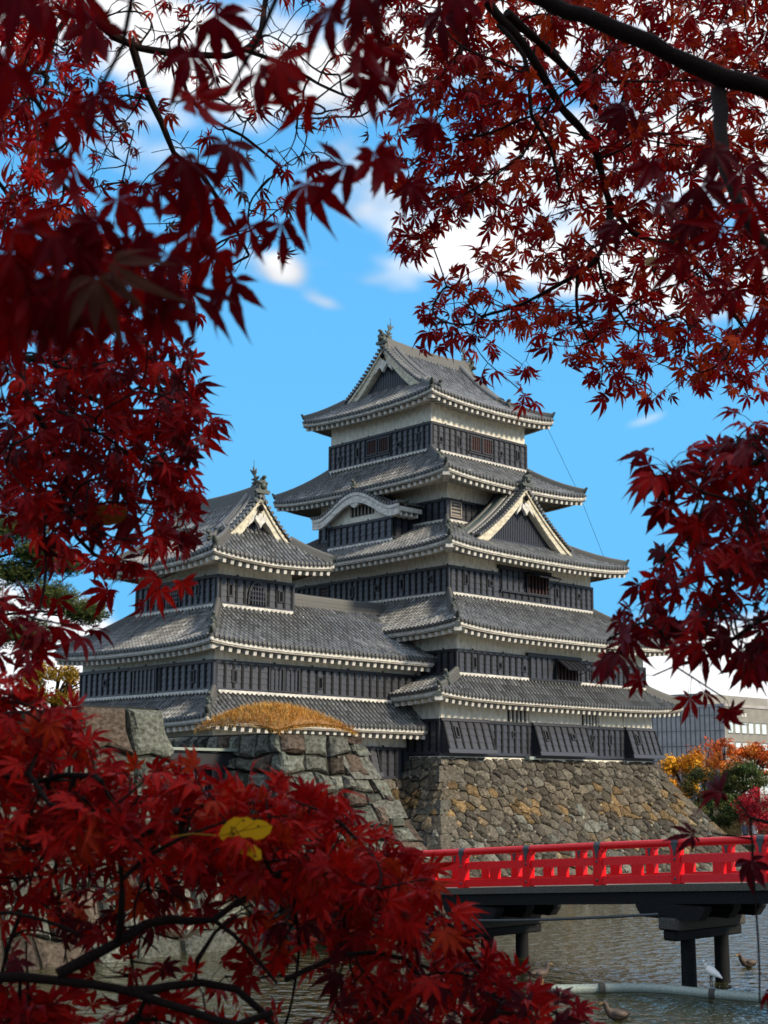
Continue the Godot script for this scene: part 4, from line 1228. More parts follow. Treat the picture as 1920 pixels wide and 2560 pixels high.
# long corner stones laid alternately along one face and the other
func corner_stones(parent: Node3D, corner: Callable, ux: Vector3, uz: Vector3, y0: float, y1: float, course: float, long: float, colour: Callable, seed_: int) -> void:
	var r := RandomNumberGenerator.new()
	r.seed = seed_
	var y := y0
	var flip := false
	while y < y1 - 0.12:
		var h := minf(course * r.randf_range(0.6, 1.5), y1 - y)
		var a := long * r.randf_range(0.6, 1.25); var b := long * 0.5 * r.randf_range(0.7, 1.3)
		if flip: var s := a; a = b; b = s
		flip = not flip
		var lo: Vector3 = corner.call(y + 0.03); var hi: Vector3 = corner.call(y + h - 0.02)
		var push := (-ux - uz) * 0.05
		lo += push + Vector3(0, y + 0.03, 0); hi += push + Vector3(0, y + h - 0.02, 0)
		var mb := MB.new()
		mb.col = colour.call(Vector2(0, y), r)
		var j := func(): return Vector3(r.randf_range(-0.10, 0.10), r.randf_range(-0.05, 0.03), r.randf_range(-0.10, 0.10))
		mb.hexa([lo + j.call(), lo + ux * a + j.call(), lo + ux * a + uz * b + j.call(), lo + uz * b + j.call(), hi + j.call(), hi + ux * a + j.call(), hi + ux * a + uz * b + j.call(), hi + uz * b + j.call()])
		part("corner_stone", mb, M.stone, parent)
		y += h

func keep_lean(y: float) -> float:
	var d := maxf(0.0, 5.36 - y)
	return 0.55 * d + 0.04 * d * d

func stone_base() -> void:
	var S := castle_thing("stone_base", "sloping base of rough fitted field stones under the castle keep", "stone wall", Vector3(0, -0.3, 0))
	var patchy := FastNoiseLite.new()
	patchy.seed = 9; patchy.frequency = 0.22
	var col := func(p: Vector2, r: RandomNumberGenerator) -> Color:
		var patch := patchy.get_noise_2d(p.x, p.y * 1.6)
		var y := p.y + r.randf_range(-0.3, 0.3) + 0.9 * patch
		var c := Color(0.21, 0.185, 0.150)
		if y > 4.1: c = Color(0.25, 0.225, 0.185)
		elif y > 2.9: c = Color(0.40, 0.27, 0.135) if r.randf() < 0.55 and patch > -0.12 else Color(0.26, 0.22, 0.165)
		elif r.randf() < 0.14: c = Color(0.40, 0.30, 0.18)
		elif r.randf() < 0.2: c = Color(0.30, 0.30, 0.26)
		return c * r.randf_range(0.5, 1.35)
	var F := Transform3D(Basis(), Vector3(0, 0, 8.66)); var Lf := Transform3D(Basis(Vector3.BACK, Vector3.UP, Vector3.LEFT), Vector3(-8.0, 0, 0))
	stones(S, F, -0.3, 5.40, keep_lean, func(y): return -8.0 - keep_lean(y) + 0.1, func(y): return 8.15 + keep_lean(y) - 0.1, Vector2(0.47, 0.36), col, 225, 0.05, 11)
	stones(S, Lf, -0.3, 5.40, keep_lean, func(y): return 4.0, func(y): return 8.66 + keep_lean(y) - 0.1, Vector2(0.47, 0.36), col, 60, 0.05, 12)
	corner_stones(S, func(y): return Vector3(-8.0 - keep_lean(y), 0, 8.66 + keep_lean(y)), Vector3(1, 0, 0), Vector3(0, 0, -1), -0.3, 5.36, 0.52, 1.15, col, 5)
	corner_stones(S, func(y): return Vector3(8.15 + keep_lean(y), 0, 8.66 + keep_lean(y)), Vector3(-1, 0, 0), Vector3(0, 0, -1), -0.3, 5.36, 0.55, 1.25, col, 6)
	var cap := MB.new()
	cap.box(-7.95, 8.1, 4.2, 5.38, -8.0, 8.6)
	for k in 8:   # far side of the base
		var ya := -0.3 + 5.66 * k / 8.0; var yb := -0.3 + 5.66 * (k + 1) / 8.0
		var a := keep_lean(ya); var b := keep_lean(yb)
		cap.quad(Vector3(8.1 + a, ya, 8.6 + a), Vector3(8.1 + a, ya, -9), Vector3(8.1 + b, yb, -9), Vector3(8.1 + b, yb, 8.6 + b))
	part("base_core", cap, M.mortar, S)
	# base of the wing and turret, set back and lower
	var W := castle_thing("stone_base", "lower stone wall set back under the turret wing, between gate wall and keep base", "stone wall", Vector3(-14, -0.3, 6))
	var lean2 := func(y): return 0.5 * (4.45 - y) + 0.03 * (4.45 - y) * (4.45 - y)
	stones(W, Transform3D(Basis(), Vector3(0, 0, 6.75)), -0.3, 4.42, lean2, func(y): return -20.0, func(y): return -7.4, Vector2(0.48, 0.37), col, 170, 0.05, 13)
	# drain block of pale concrete just under the boards
	var d := castle_thing("drain_block", "small pale grey concrete block on top edge of stone base", "block", Vector3(-1.9, 5.35, 8.75))
	bx("block", M.office_glass, d, Transform3D(), Vector3(-2.2, 5.36, 8.5), Vector3(-1.75, 5.5, 8.95)).material_override = M.pipe

func gate_lean(y: float) -> float:
	var d := maxf(0.0, 5.7 - y)
	return 0.40 * d + 0.016 * d * d

func gate_walls() -> void:
	var col := func(p: Vector2, r: RandomNumberGenerator) -> Color:
		var c := Color(0.265, 0.285, 0.245)
		if r.randf() < 0.3: c = Color(0.20, 0.155, 0.125)
		elif r.randf() < 0.2: c = Color(0.34, 0.35, 0.31)
		return c * r.randf_range(0.5, 1.15)
	var zf := 20.5
	var B := castle_thing("stone_wall", "stone gate wall of large grey blocks topped with dry orange grass", "stone wall", Vector3(-25.6, -0.3, 18))
	blocks(B, Transform3D(Basis(), Vector3(0, 0, zf)), -0.3, 5.62, gate_lean, func(y): return -27.0 - 0.12 * (5.62 - y), func(y): return -23.95 + gate_lean(y) - 0.06, 0.47, 0.64, col, 0.09, 21)
	var LB := Transform3D(Basis(Vector3.BACK, Vector3.UP, Vector3.LEFT), Vector3(-27.0, 0, 0))
	blocks(B, LB, -0.3, 5.62, func(y): return 0.12 * (5.62 - y), func(y): return 13.0, func(y): return zf + gate_lean(y), 0.5, 0.7, col, 0.09, 22)
	var RB := Transform3D(Basis(Vector3.FORWARD, Vector3.UP, Vector3.RIGHT), Vector3(-23.95, 0, 0))
	blocks(B, RB, -0.3, 5.62, gate_lean, func(y): return -zf - gate_lean(y) + 0.06, func(y): return -12.0, 0.5, 0.7, col, 0.09, 23)
	corner_stones(B, func(y): return Vector3(-23.95 + gate_lean(y), 0, zf + gate_lean(y)), Vector3(-1, 0, 0), Vector3(0, 0, -1), -0.3, 5.6, 0.55, 1.0, col, 25)
	var core := MB.new()
	core.box(-26.9, -24.05, 3.0, 5.58, 12, zf - 0.1)
	part("wall_core", core, M.earth, B)
	grass_mound()
	var P := castle_thing("stone_wall", "tall stone gate pillar of large grey blocks left of the dark gate", "stone wall", Vector3(-33, -0.3, 19))
	blocks(P, Transform3D(Basis(), Vector3(0, 0, zf)), -0.3, 6.15, gate_lean, func(y): return -33.7, func(y): return -31.1 + 0.14 * (6.15 - y), 0.88, 1.15, col, 0.11, 31)
	var RP := Transform3D(Basis(Vector3.FORWARD, Vector3.UP, Vector3.RIGHT), Vector3(-31.1, 0, 0))
	blocks(P, RP, -0.3, 6.15, func(y): return 0.14 * (6.15 - y), func(y): return -zf - gate_lean(y), func(y): return -13.0, 0.85, 1.15, col, 0.11, 32)
	var c2 := MB.new()
	c2.box(-33.7, -31.15, 3.0, 6.1, 13, zf - 0.1)
	part("wall_core", c2, M.earth, P)
	var Q := castle_thing("stone_wall", "lower stone embankment along the moat behind the dense red leaves", "stone wall", Vector3(-42, -0.3, 20))
	blocks(Q, Transform3D(Basis(), Vector3(0, 0, zf + 0.1)), -0.3, 4.6, gate_lean, func(y): return -50.0, func(y): return -33.7, 0.8, 1.1, col, 0.11, 33)
	var c3 := MB.new()
	c3.box(-50, -33.7, 3.0, 4.55, 8, zf - 0.05)
	part("wall_core", c3, M.earth, Q)
	# abutment that carries the end of the bridge, between the walls
	var A := castle_thing("bridge_abutment", "stone abutment in the gate opening at the far end of the red bridge", "stone wall", Vector3(-28.6, -0.3, 20))
	blocks(A, Transform3D(Basis(), Vector3(0, 0, zf)), -0.3, 1.05, func(y): return 1.4 + 0.2 * (1.1 - y), func(y): return -31.5, func(y): return -26.2, 0.5, 0.9, col, 0.11, 34)
	var ab := MB.new()
	ab.box(-31.0, -26.9, -0.3, 1.0, 8, zf + 1.4)
	part("wall_core", ab, M.earth, A)
	gate()

func gate() -> void:
	var G := castle_thing("gate", "dark wooden gate with barred doors between two stone walls", "gate", Vector3(-29.0, 1.0, 18.2))
	var T := Transform3D(Basis(), Vector3(0, 0, 18.2))
	for x in [-30.6, -27.55]: bx("post", M.lacquer_rail, G, T, Vector3(x - 0.24, 1.0, -0.25), Vector3(x + 0.24, 5.0, 0.2))
	bx("lintel", M.lacquer_rail, G, T, Vector3(-31.0, 4.6, -0.25), Vector3(-27.0, 5.05, 0.25))
	bx("lintel_flashing", M.pipe, G, T, Vector3(-31.0, 5.1, -0.4), Vector3(-27.0, 5.18, 0.4))
	var dr := bx("door", M.lacquer_rail, G, T, Vector3(-30.4, 1.02, -0.15), Vector3(-27.75, 4.6, -0.05))
	for i in 14: bx("slat", M.lacquer, G, T, Vector3(-30.3 + i * 0.19, 1.1, -0.05), Vector3(-30.2 + i * 0.19, 4.58, 0.02))

func grass_mound() -> void:
	var top := func(x: float, z: float) -> float:
		var fx := clampf((x + 27.1) / 3.2, 0, 1); var fz := clampf((20.6 - z) / 4.2, 0, 1)
		return 5.60 + 1.0 * pow(sin(PI * clampf(fz * 0.75 + 0.08, 0, 1)), 0.7) * pow(clampf(sin(PI * clampf(fx * 0.86 + 0.07, 0, 1)), 0, 1), 0.6)
	var S := castle_thing("grass_mound", "dry orange grass growing on top of the stone gate wall", "grass", Vector3(-25.5, 5.5, 18))
	S.set_meta("kind", "stuff")
	var mb := MB.new()
	mb.col = Color(0.30, 0.16, 0.05)
	for i in 12:
		for j in 12:
			var q := []
			for w in [[i, j + 1], [i + 1, j + 1], [i + 1, j], [i, j]]:
				var x: float = -27.1 + 3.2 * w[0] / 12.0; var z: float = 20.62 - 4.3 * w[1] / 12.0
				q.append(Vector3(x, top.call(x, z) - 0.05, z))
			mb.quad(q[0], q[3], q[2], q[1])
	part("mound", mb, M.painted, S, true)
	var g := MB.new()
	var r := RandomNumberGenerator.new(); r.seed = 3
	for k in 14000:
		var x := -27.15 + 3.25 * r.randf(); var z := 20.68 - 4.2 * r.randf()
		var b := Vector3(x, top.call(x, z) - 0.08, z)
		var l := r.randf_range(0.16, 0.34)
		var d := Vector3(r.randf_range(-0.8, 0.8), r.randf_range(0.1, 0.9), r.randf_range(-0.5, 0.9)).normalized() * l
		if z > 20.4 or x < -27.0: d = Vector3(r.randf_range(-0.5, 0.5), r.randf_range(-0.3, 0.5), 0.5).normalized() * l
		var s := Vector3(d.z, 0, -d.x).normalized() * 0.011
		var c := Color(0.66, 0.30, 0.06).lerp(Color(0.50, 0.32, 0.09), r.randf()) * r.randf_range(0.7, 1.2)
		if r.randf() < 0.10: c = Color(0.20, 0.19, 0.06)
		g.col = c
		g.tri(b - s, b + s, b + d + Vector3(0, -0.06, 0))
	part("grass_blades", g, M.straw, S, true)

# ------------------------------------------------------------------ bridge
func bridge() -> void:
	var B := castle_thing("bridge", "red-railed arched wooden bridge over the moat on dark piers", "bridge", Vector3(-27, 0, 30))
	var Y := func(z: float) -> float: return 1.22 + (z - 19.6) * 0.0385 + 0.0016 * (z - 19.6) * (z - 19.6) - 0.0000 * z if z < 30 else 1.793 + (z - 30.0) * 0.0695 - 0.0005 * (z - 30.0) * (z - 30.0)
	var zA := 19.3; var zB := 62.0
	var n := 46
	var strip := func(called: String, m: Material, x0: float, x1: float, h0: float, h1: float, a := 19.3, b := 62.0, k := 0.0) -> void:
		var mb := MB.new()
		var steps := int(ceil((b - a) / 0.95))
		for i in steps:
			var za := lerpf(a, b, float(i) / steps); var zb := lerpf(a, b, float(i + 1) / steps)
			var ya: float = Y.call(za); var yb: float = Y.call(zb)
			mb.hexa([Vector3(x0, yb + h0, zb), Vector3(x1, yb + h0, zb), Vector3(x1, ya + h0, za), Vector3(x0, ya + h0, za), Vector3(x0 + k, yb + h1, zb), Vector3(x1 - k, yb + h1, zb), Vector3(x1 - k, ya + h1, za), Vector3(x0 + k, ya + h1, za)])
		part(called, mb, m, B)
	strip.call("deck_edge_beam", M.deck_edge, -28.28, -28.02, -0.16, -0.02)
	strip.call("girder", M.pier_timber, -28.22, -27.95, -0.42, -0.16)
	strip.call("girder", M.pier_timber, -27.1, -26.9, -0.42, -0.16)
	strip.call("girder", M.pier_timber, -26.15, -25.9, -0.42, -0.16)
	strip.call("deck_edge_beam", M.deck_edge, -26.05, -25.8, -0.16, -0.02)
	var planks := MB.new()
	var z := zA
	while z < zB:
		var y: float = Y.call(z)
		planks.col = Color(0.16, 0.14, 0.11) * rng.randf_range(0.7, 1.2)
		planks.box(-28.02, -26.05, y - 0.12, y - 0.03 + rng.randf_range(-0.006, 0.006), z, z + 0.23)
		z += 0.245
	part("deck_planks", planks, M.painted, B, true)
	for x in [-28.0, -26.05]:
		strip.call("bottom_rail", M.rail_red, x - 0.07, x + 0.07, 0.0, 0.17, zA, zB, 0.012)
		strip.call("middle_rail", M.rail_red, x - 0.055, x + 0.055, 0.40, 0.565, zA, zB, 0.012)
		# round handrail in lengths that meet in dark metal bands
		var zz := 20.66
		var k := 0
		while zz < 61.0:
			var p := PackedVector3Array(); var r := PackedFloat32Array()
			for i in 4:
				var q := zz + 2.06 * i / 3.0
				p.append(Vector3(x, Y.call(q) + 0.82, q)); r.append(0.085)
			var mb := MB.new()
			mb.tube(p, r, 14)
			part("handrail", mb, M.rail_red, B)
			var y: float = Y.call(zz)
			# main post: square, cut to hold the rail, with the band over it
			var pm := MB.new()
			pm.cbox(x - 0.095, x + 0.095, y - 0.1, y + 0.74, zz - 0.115, zz + 0.115, 0.012)
			pm.cbox(x - 0.075, x + 0.075, y + 0.70, y + 0.82, zz - 0.17, zz + 0.17, 0.02)
			part("post", pm, M.rail_red, B)
			var bm := MB.new()
			bm.tube(PackedVector3Array([Vector3(x, y + 0.82, zz - 0.085), Vector3(x, y + 0.822, zz + 0.085)]), PackedFloat32Array([0.093, 0.093]), 14)
			for s in [-1, 1]:
				bm.prism(PackedVector2Array([Vector2(-0.085, 0.80), Vector2(0.085, 0.80), Vector2(0.035, 0.66), Vector2(0.02, 0.55), Vector2(-0.02, 0.55), Vector2(-0.035, 0.66)]), 0.085, 0.105, Transform3D(Basis(Vector3.BACK * s, Vector3.UP, Vector3.RIGHT * -1.0 * -s * -1.0), Vector3(x, y, zz)))
			part("post_band", bm, M.rail_band, B)
			for hh in [0.085, 0.483]:
				var nb := MB.new()
				nb.blob(Vector3(x - 0.085, y + hh, zz), Vector3(0.035, 0.036, 0.036), 8)
				part("rail_nail", nb, M.rail_band, B)
			for f in [0.5]:
				var qz: float = zz + 2.06 * f
				var yq: float = Y.call(qz)
				bx("baluster", M.rail_red, B, Transform3D(), Vector3(x - 0.05, yq + 0.15, qz - 0.13), Vector3(x + 0.05, yq + 0.42, qz + 0.13))
			k += 1
			zz += 2.06
	# piers
	for pz in [23.6, 29.3, 35.0, 40.7, 46.4, 52.1]:
		var y: float = Y.call(pz)
		var cap := MB.new()
		cap.cbox(-28.32, -25.72, y - 0.95, y - 0.70, pz - 0.24, pz + 0.24, 0.03)
		part("pier_cap", cap, M.pier_stone, B)
		for x in [-28.1, -27.0, -26.0]:
			var cb := MB.new()
			cb.prism(PackedVector2Array([Vector2(-0.85, -0.42), Vector2(0.85, -0.42), Vector2(0.85, -0.52), Vector2(0.70, -0.72), Vector2(-0.70, -0.72), Vector2(-0.85, -0.52)]), -0.14, 0.14, Transform3D(Basis(Vector3.BACK, Vector3.UP, Vector3.LEFT), Vector3(x, y, pz)))
			part("corbel", cb, M.pier_timber, B)
		var tie := MB.new()
		tie.cbox(-28.25, -25.78, y - 1.16, y - 0.95, pz - 0.17, pz + 0.17, 0.03)
		part("pier_tie", tie, M.pier_timber, B)
		for x in [-27.6, -26.35]:
			var pl := MB.new()
			pl.tube(PackedVector3Array([Vector3(x, -0.8, pz), Vector3(x, 0.4, pz), Vector3(x, y - 0.95, pz)]), PackedFloat32Array([0.165, 0.16, 0.155]), 14)
			part("pile", pl, M.pier_timber, B)
	# cable slung along the girder
	var cp := PackedVector3Array(); var cr := PackedFloat32Array()
	for i in 21:
		var f := i / 20.0
		var q := lerpf(25.0, 34.8, f)
		cp.append(Vector3(-28.33, Y.call(q) - 0.62 - 0.14 * sin(PI * f), q)); cr.append(0.032)
	var C := castle_thing("cable", "thick dark cable slung below the bridge girder between two piers", "cable", Vector3(-28.3, 1.0, 30))
	var cm := MB.new()
	cm.tube(cp, cr, 7)
	part("cable_sheath", cm, M.rail_band, C)
	# floating boom pipe
	var bp := PackedVector3Array()
	for q in [[-30.75, 33.45], [-30.3, 33.82], [-28.9, 34.82], [-28.55, 36.2], [-28.0, 38.4], [-27.4, 42.0]]: bp.append(Vector3(q[0], 0.07, q[1]))
	var curve := Curve3D.new()
	for i in bp.size(): curve.add_point(bp[i], Vector3() if i == 0 else (bp[i - 1] - bp[mini(i + 1, bp.size() - 1)]) * 0.16, Vector3() if i == bp.size() - 1 else (bp[i + 1] - bp[maxi(i - 1, 0)]) * 0.16)
	var pts := curve.tessellate_even_length(4, 0.3)
	var pr := PackedFloat32Array(); pr.resize(pts.size()); pr.fill(0.10)
	var P := castle_thing("floating_pipe", "long pale green floating pipe on the water below the bridge", "pipe", Vector3(-29, 0, 35))
	var pmb := MB.new()
	pmb.tube(pts, pr, 12)
	part("pipe", pmb, M.pipe, P)
	for q in [[-29.65, 34.29], [-28.55, 36.2]]:
		var jt := MB.new()
		var d := Vector3(0.75, 0, 0.6).normalized() if q[0] < -29 else Vector3(0.3, 0, 1).normalized()
		jt.tube(PackedVector3Array([Vector3(q[0], 0.07, q[1]) - d * 0.06, Vector3(q[0], 0.07, q[1]) + d * 0.06]), PackedFloat32Array([0.112, 0.112]), 12)
		part("pipe_collar", jt, M.pier_stone, P)

# ------------------------------------------------------------------ birds
func heron() -> void:
	var H := thing("egret", "white egret with dark legs standing hunched on the floating pipe", "bird", W(-28.42, 0.17, 36.1), Basis(Vector3.UP, 2.4))
	var b := MB.new()
	b.tube(PackedVector3Array([Vector3(-0.24, 0.20, 0), Vector3(-0.14, 0.26, 0), Vector3(-0.02, 0.31, 0), Vector3(0.08, 0.36, 0), Vector3(0.13, 0.42, 0), Vector3(0.10, 0.47, 0), Vector3(0.13, 0.50, 0), Vector3(0.19, 0.49, 0)]), PackedFloat32Array([0.01, 0.055, 0.09, 0.085, 0.05, 0.034, 0.036, 0.012]), 12)
	part("body", b, M.sign_white, H)
	var k := MB.new()
	k.tube(PackedVector3Array([Vector3(0.18, 0.49, 0), Vector3(0.29, 0.46, 0)]), PackedFloat32Array([0.012, 0.002]), 6)
	part("beak", k, M.void, H)
	for s in [-1, 1]:
		var l := MB.new()
		l.tube(PackedVector3Array([Vector3(0.0, 0.25, s * 0.03), Vector3(0.02, 0.12, s * 0.035), Vector3(0.0, 0.01, s * 0.035), Vector3(0.06, 0.004, s * 0.035)]), PackedFloat32Array([0.014, 0.009, 0.008, 0.006]), 6)
		part("leg", l, M.void, H)

func W(x: float, y: float, z: float) -> Vector3:
	return KC + CB * Vector3(x, y, z)

func duck(p: Vector3, turn: float, label: String, standing: bool) -> void:
	var D := thing("duck", label, "bird", p, Basis(Vector3.UP, turn), "ducks on the moat")
	var y := 0.14 if standing else 0.03
	var b := MB.new()
	b.col = Color(0.055, 0.038, 0.026)
	b.tube(PackedVector3Array([Vector3(-0.26, y + 0.10, 0), Vector3(-0.18, y + 0.07, 0), Vector3(-0.05, y + 0.06, 0), Vector3(0.08, y + 0.08, 0), Vector3(0.15, y + 0.15, 0), Vector3(0.17, y + 0.22, 0), Vector3(0.19, y + 0.26, 0), Vector3(0.24, y + 0.245, 0)]), PackedFloat32Array([0.01, 0.075, 0.105, 0.095, 0.055, 0.045, 0.055, 0.02]), 12)
	part("body", b, M.painted, D)
	var k := MB.new()
	k.col = Color(0.22, 0.12, 0.035)
	k.tube(PackedVector3Array([Vector3(0.23, y + 0.25, 0), Vector3(0.30, y + 0.235, 0)]), PackedFloat32Array([0.022, 0.012]), 6, 1.6)
	part("beak", k, M.painted, D)
	for s in [-1, 1]:
		var w := MB.new()
		w.col = Color(0.085, 0.062, 0.045)
		w.blob(Vector3(-0.06, y + 0.09, s * 0.085), Vector3(0.16, 0.055, 0.03), 8)
		part("wing", w, M.painted, D)
		if standing:
			var l := MB.new()
			l.col = Color(0.4, 0.15, 0.03)
			l.tube(PackedVector3Array([Vector3(0.0, y, s * 0.04), Vector3(0.0, 0.0, s * 0.04), Vector3(0.06, 0.0, s * 0.04)]), PackedFloat32Array([0.012, 0.012, 0.01]), 5)
			part("leg", l, M.painted, D)

func birds() -> void:
	heron()
	duck(W(-30.65, 0.17, 33.54), 0.6, "brown duck standing upright at the left end of the floating pipe", true)
	duck(W(-23.83, 0.0, 34.02), 3.4, "small brown duck swimming on bright water right of the piles", false)
	duck(W(-32.19, 0.0, 36.57), 3.0, "brown duck swimming nearest the viewer, below the floating pipe", false)

# ------------------------------------------------------------------ things beyond the castle
func office() -> void:
	var c := at(1820, 1900, 250.0)
	var O := thing("office_building", "grey office building with two rows of pale windows beyond the moat", "building", Vector3(c.x, 1.9, c.z), CB)
	var mb := MB.new()
	mb.box(0, 46, 0, 16.0, -58, 0)
	var wall := part("wall", mb, M.office_front, O)
	var sd := MB.new()
	sd.box(-0.15, 0, 0, 16.0, -58, 0.0)
	part("side_wall", sd, M.office_wall, O)
	var pr := MB.new()
	pr.box(-0.3, 46.2, 16.0, 16.5, -58.2, 0.2)
	part("parapet", pr, M.office_wall, O)
	var ph := MB.new()
	ph.box(2.0, 24, 16.0, 18.6, -26, -6)
	part("penthouse", ph, M.office_front, O)
	var ch := MB.new()
	ch.box(-0.1, 5.0, 16.0, 21.6, -26, -20)
	part("stair_tower", ch, M.office_front, O)
	var an := MB.new()
	an.tube(PackedVector3Array([Vector3(4, 18.6, -10), Vector3(4, 22.0, -10)]), PackedFloat32Array([0.06, 0.03]), 5)
	part("antenna", an, M.office_frame, O)
	var ribs := MB.new()
	for i in 57: ribs.box(-0.27, -0.15, 0.2, 16.0, -1.0 - i - 0.06, -1.0 - i + 0.06)
	for j in 6: ribs.box(-0.24, -0.15, 1.5 + j * 2.6, 1.58 + j * 2.6, -58, 0)
	part("panel_joint", ribs, M.office_frame, O, true)
	var gap := MB.new()
	gap.box(-0.9, -0.15, 0, 15.9, -24.6, -23.7)
	part("pilaster", gap, M.office_wall, O)
	for r in 4:
		var y := 11.55 - r * 3.45
		for i in 16:
			var x := 0.95 + i * 2.15
			var w := bx("window", M.office_glass, O, Transform3D(), Vector3(x, y, -0.1), Vector3(x + 1.35, y + 1.8, 0.03))
			bx("frame", M.office_frame, O, Transform3D(), Vector3(x - 0.1, y + 1.8, -0.05), Vector3(x + 1.45, y + 1.92, 0.12))
			bx("sill", M.office_frame, O, Transform3D(), Vector3(x - 0.1, y - 0.1, -0.05), Vector3(x + 1.45, y, 0.12))
	# the name over the windows, in raised strokes
	var glyph := [
		[[0.02, 0.68, 0.42, 0.68], [0.22, 0.95, 0.22, 0.02], [0.22, 0.64, 0.04, 0.3], [0.22, 0.64, 0.4, 0.36], [0.62, 0.95, 0.46, 0.55], [0.74, 0.95, 0.98, 0.55], [0.66, 0.5, 0.5, 0.1], [0.5, 0.1, 0.92, 0.14], [0.8, 0.32, 0.95, 0.04]],
		[[0.05, 0.7, 0.95, 0.7], [0.5, 0.97, 0.5, 0.02], [0.48, 0.68, 0.06, 0.18], [0.52, 0.68, 0.94, 0.18], [0.3, 0.24, 0.7, 0.24]],
		[[0.26, 0.96, 0.06, 0.5], [0.19, 0.68, 0.19, 0.02], [0.55, 0.97, 0.7, 0.9], [0.36, 0.82, 0.97, 0.82], [0.45, 0.67, 0.88, 0.67], [0.45, 0.53, 0.88, 0.53], [0.46, 0.38, 0.87, 0.38], [0.46, 0.38, 0.46, 0.04], [0.87, 0.38, 0.87, 0.04], [0.46, 0.06, 0.87, 0.06]],
		[[0.16, 0.92, 0.16, 0.35], [0.16, 0.35, 0.04, 0.03], [0.16, 0.92, 0.88, 0.92], [0.88, 0.92, 0.88, 0.04], [0.16, 0.64, 0.88, 0.64], [0.14, 0.37, 0.88, 0.37], [0.52, 0.92, 0.52, 0.04]],
		[[0.5, 0.98, 0.05, 0.58], [0.5, 0.98, 0.95, 0.58], [0.28, 0.6, 0.72, 0.6], [0.12, 0.4, 0.88, 0.4], [0.5, 0.6, 0.5, 0.06], [0.28, 0.3, 0.34, 0.14], [0.74, 0.32, 0.66, 0.14], [0.04, 0.05, 0.96, 0.05]],
		[[0.54, 0.99, 0.54, 0.88], [0.12, 0.88, 0.96, 0.88], [0.14, 0.88, 0.05, 0.03], [0.26, 0.74, 0.94, 0.74], [0.6, 0.84, 0.6, 0.0], [0.34, 0.62, 0.86, 0.62], [0.34, 0.62, 0.34, 0.26], [0.86, 0.62, 0.86, 0.26], [0.34, 0.44, 0.86, 0.44], [0.34, 0.27, 0.86, 0.27], [0.22, 0.14, 0.97, 0.14]]]
	for g in glyph.size():
		var st := MB.new()
		for s in glyph[g]:
			var a := Vector2(s[0], s[1]) * 0.78; var b := Vector2(s[2], s[3]) * 0.78
			var n := (b - a).orthogonal().normalized() * 0.035
			st.prism(PackedVector2Array([a - n, b - n, b + n, a + n]), 0.0, 0.08, Transform3D(Basis(), Vector3(1.3 + g * 0.92, 14.35, 0.05)))
		part("letter", st, M.sign_white, O)

func leafy(mb: MB, c: Vector3, rad: Vector3, n: int, size: float, cols: Array, r: RandomNumberGenerator, clumps := 26) -> void:
	var cs := []
	for i in clumps:
		var d := Vector3(r.randf_range(-1, 1), r.randf_range(-0.8, 1), r.randf_range(-1, 1)).normalized() * pow(r.randf_range(0.25, 1.0), 0.5)
		cs.append([c + d * rad, r.randf_range(0.22, 0.44), cols[r.randi() % cols.size()] * r.randf_range(0.75, 1.2)])
	for k in n:
		var q: Array = cs[r.randi() % clumps]
		var d := Vector3(r.randfn(), r.randfn(), r.randfn()).normalized()
		var p: Vector3 = q[0] + d * rad * q[1] * pow(r.randf(), 0.4)
		var nn := (d + Vector3(r.randf_range(-0.8, 0.8), r.randf_range(-0.4, 1.0), r.randf_range(-0.8, 0.8))).normalized()
		var a := nn.cross(Vector3(r.randf_range(-1, 1), r.randf_range(-1, 1), r.randf_range(-1, 1))).normalized() * size * r.randf_range(0.5, 1.1)
		var b := nn.cross(a) * r.randf_range(0.5, 0.9)
		mb.col = q[2] * r.randf_range(0.7, 1.3)
		mb.tri(p - a, p + b * 0.6, p + a); mb.tri(p - a, p + a, p - b * 0.6)

func broad_tree(called: String, label: String, base: Vector3, centre: Vector3, rad: Vector3, n: int, size: float, cols: Array, seed_: int, clumps := 26, group := "") -> void:
	var r := RandomNumberGenerator.new(); r.seed = seed_
	var T := thing(called, label, "tree", base, Basis(), group)
	var tr := MB.new()
	var c := centre - base
	var trunk_top := Vector3(c.x * 0.6, c.y - rad.y * 0.45, c.z * 0.6)
	var w := 0.035 * c.y + 0.05
	tr.tube(PackedVector3Array([Vector3.ZERO, trunk_top * 0.5 + Vector3(0.1, 0, 0.05), trunk_top]), PackedFloat32Array([w * 1.3, w, w * 0.7]), 8)
	for i in 9:
		var e := c + Vector3(r.randf_range(-0.8, 0.8), r.randf_range(-0.5, 0.8), r.randf_range(-0.8, 0.8)) * rad
		tr.tube(PackedVector3Array([trunk_top * r.randf_range(0.7, 1.0), trunk_top.lerp(e, 0.5) + Vector3(0, 0.1, 0), e]), PackedFloat32Array([w * 0.5, w * 0.3, 0.02]), 5)
	part("trunk", tr, M.bark, T)
	var cr := MB.new()
	leafy(cr, c, rad, int(n * 1.7), size, cols, r, clumps)
	part("crown", cr, M.foliage, T, false)

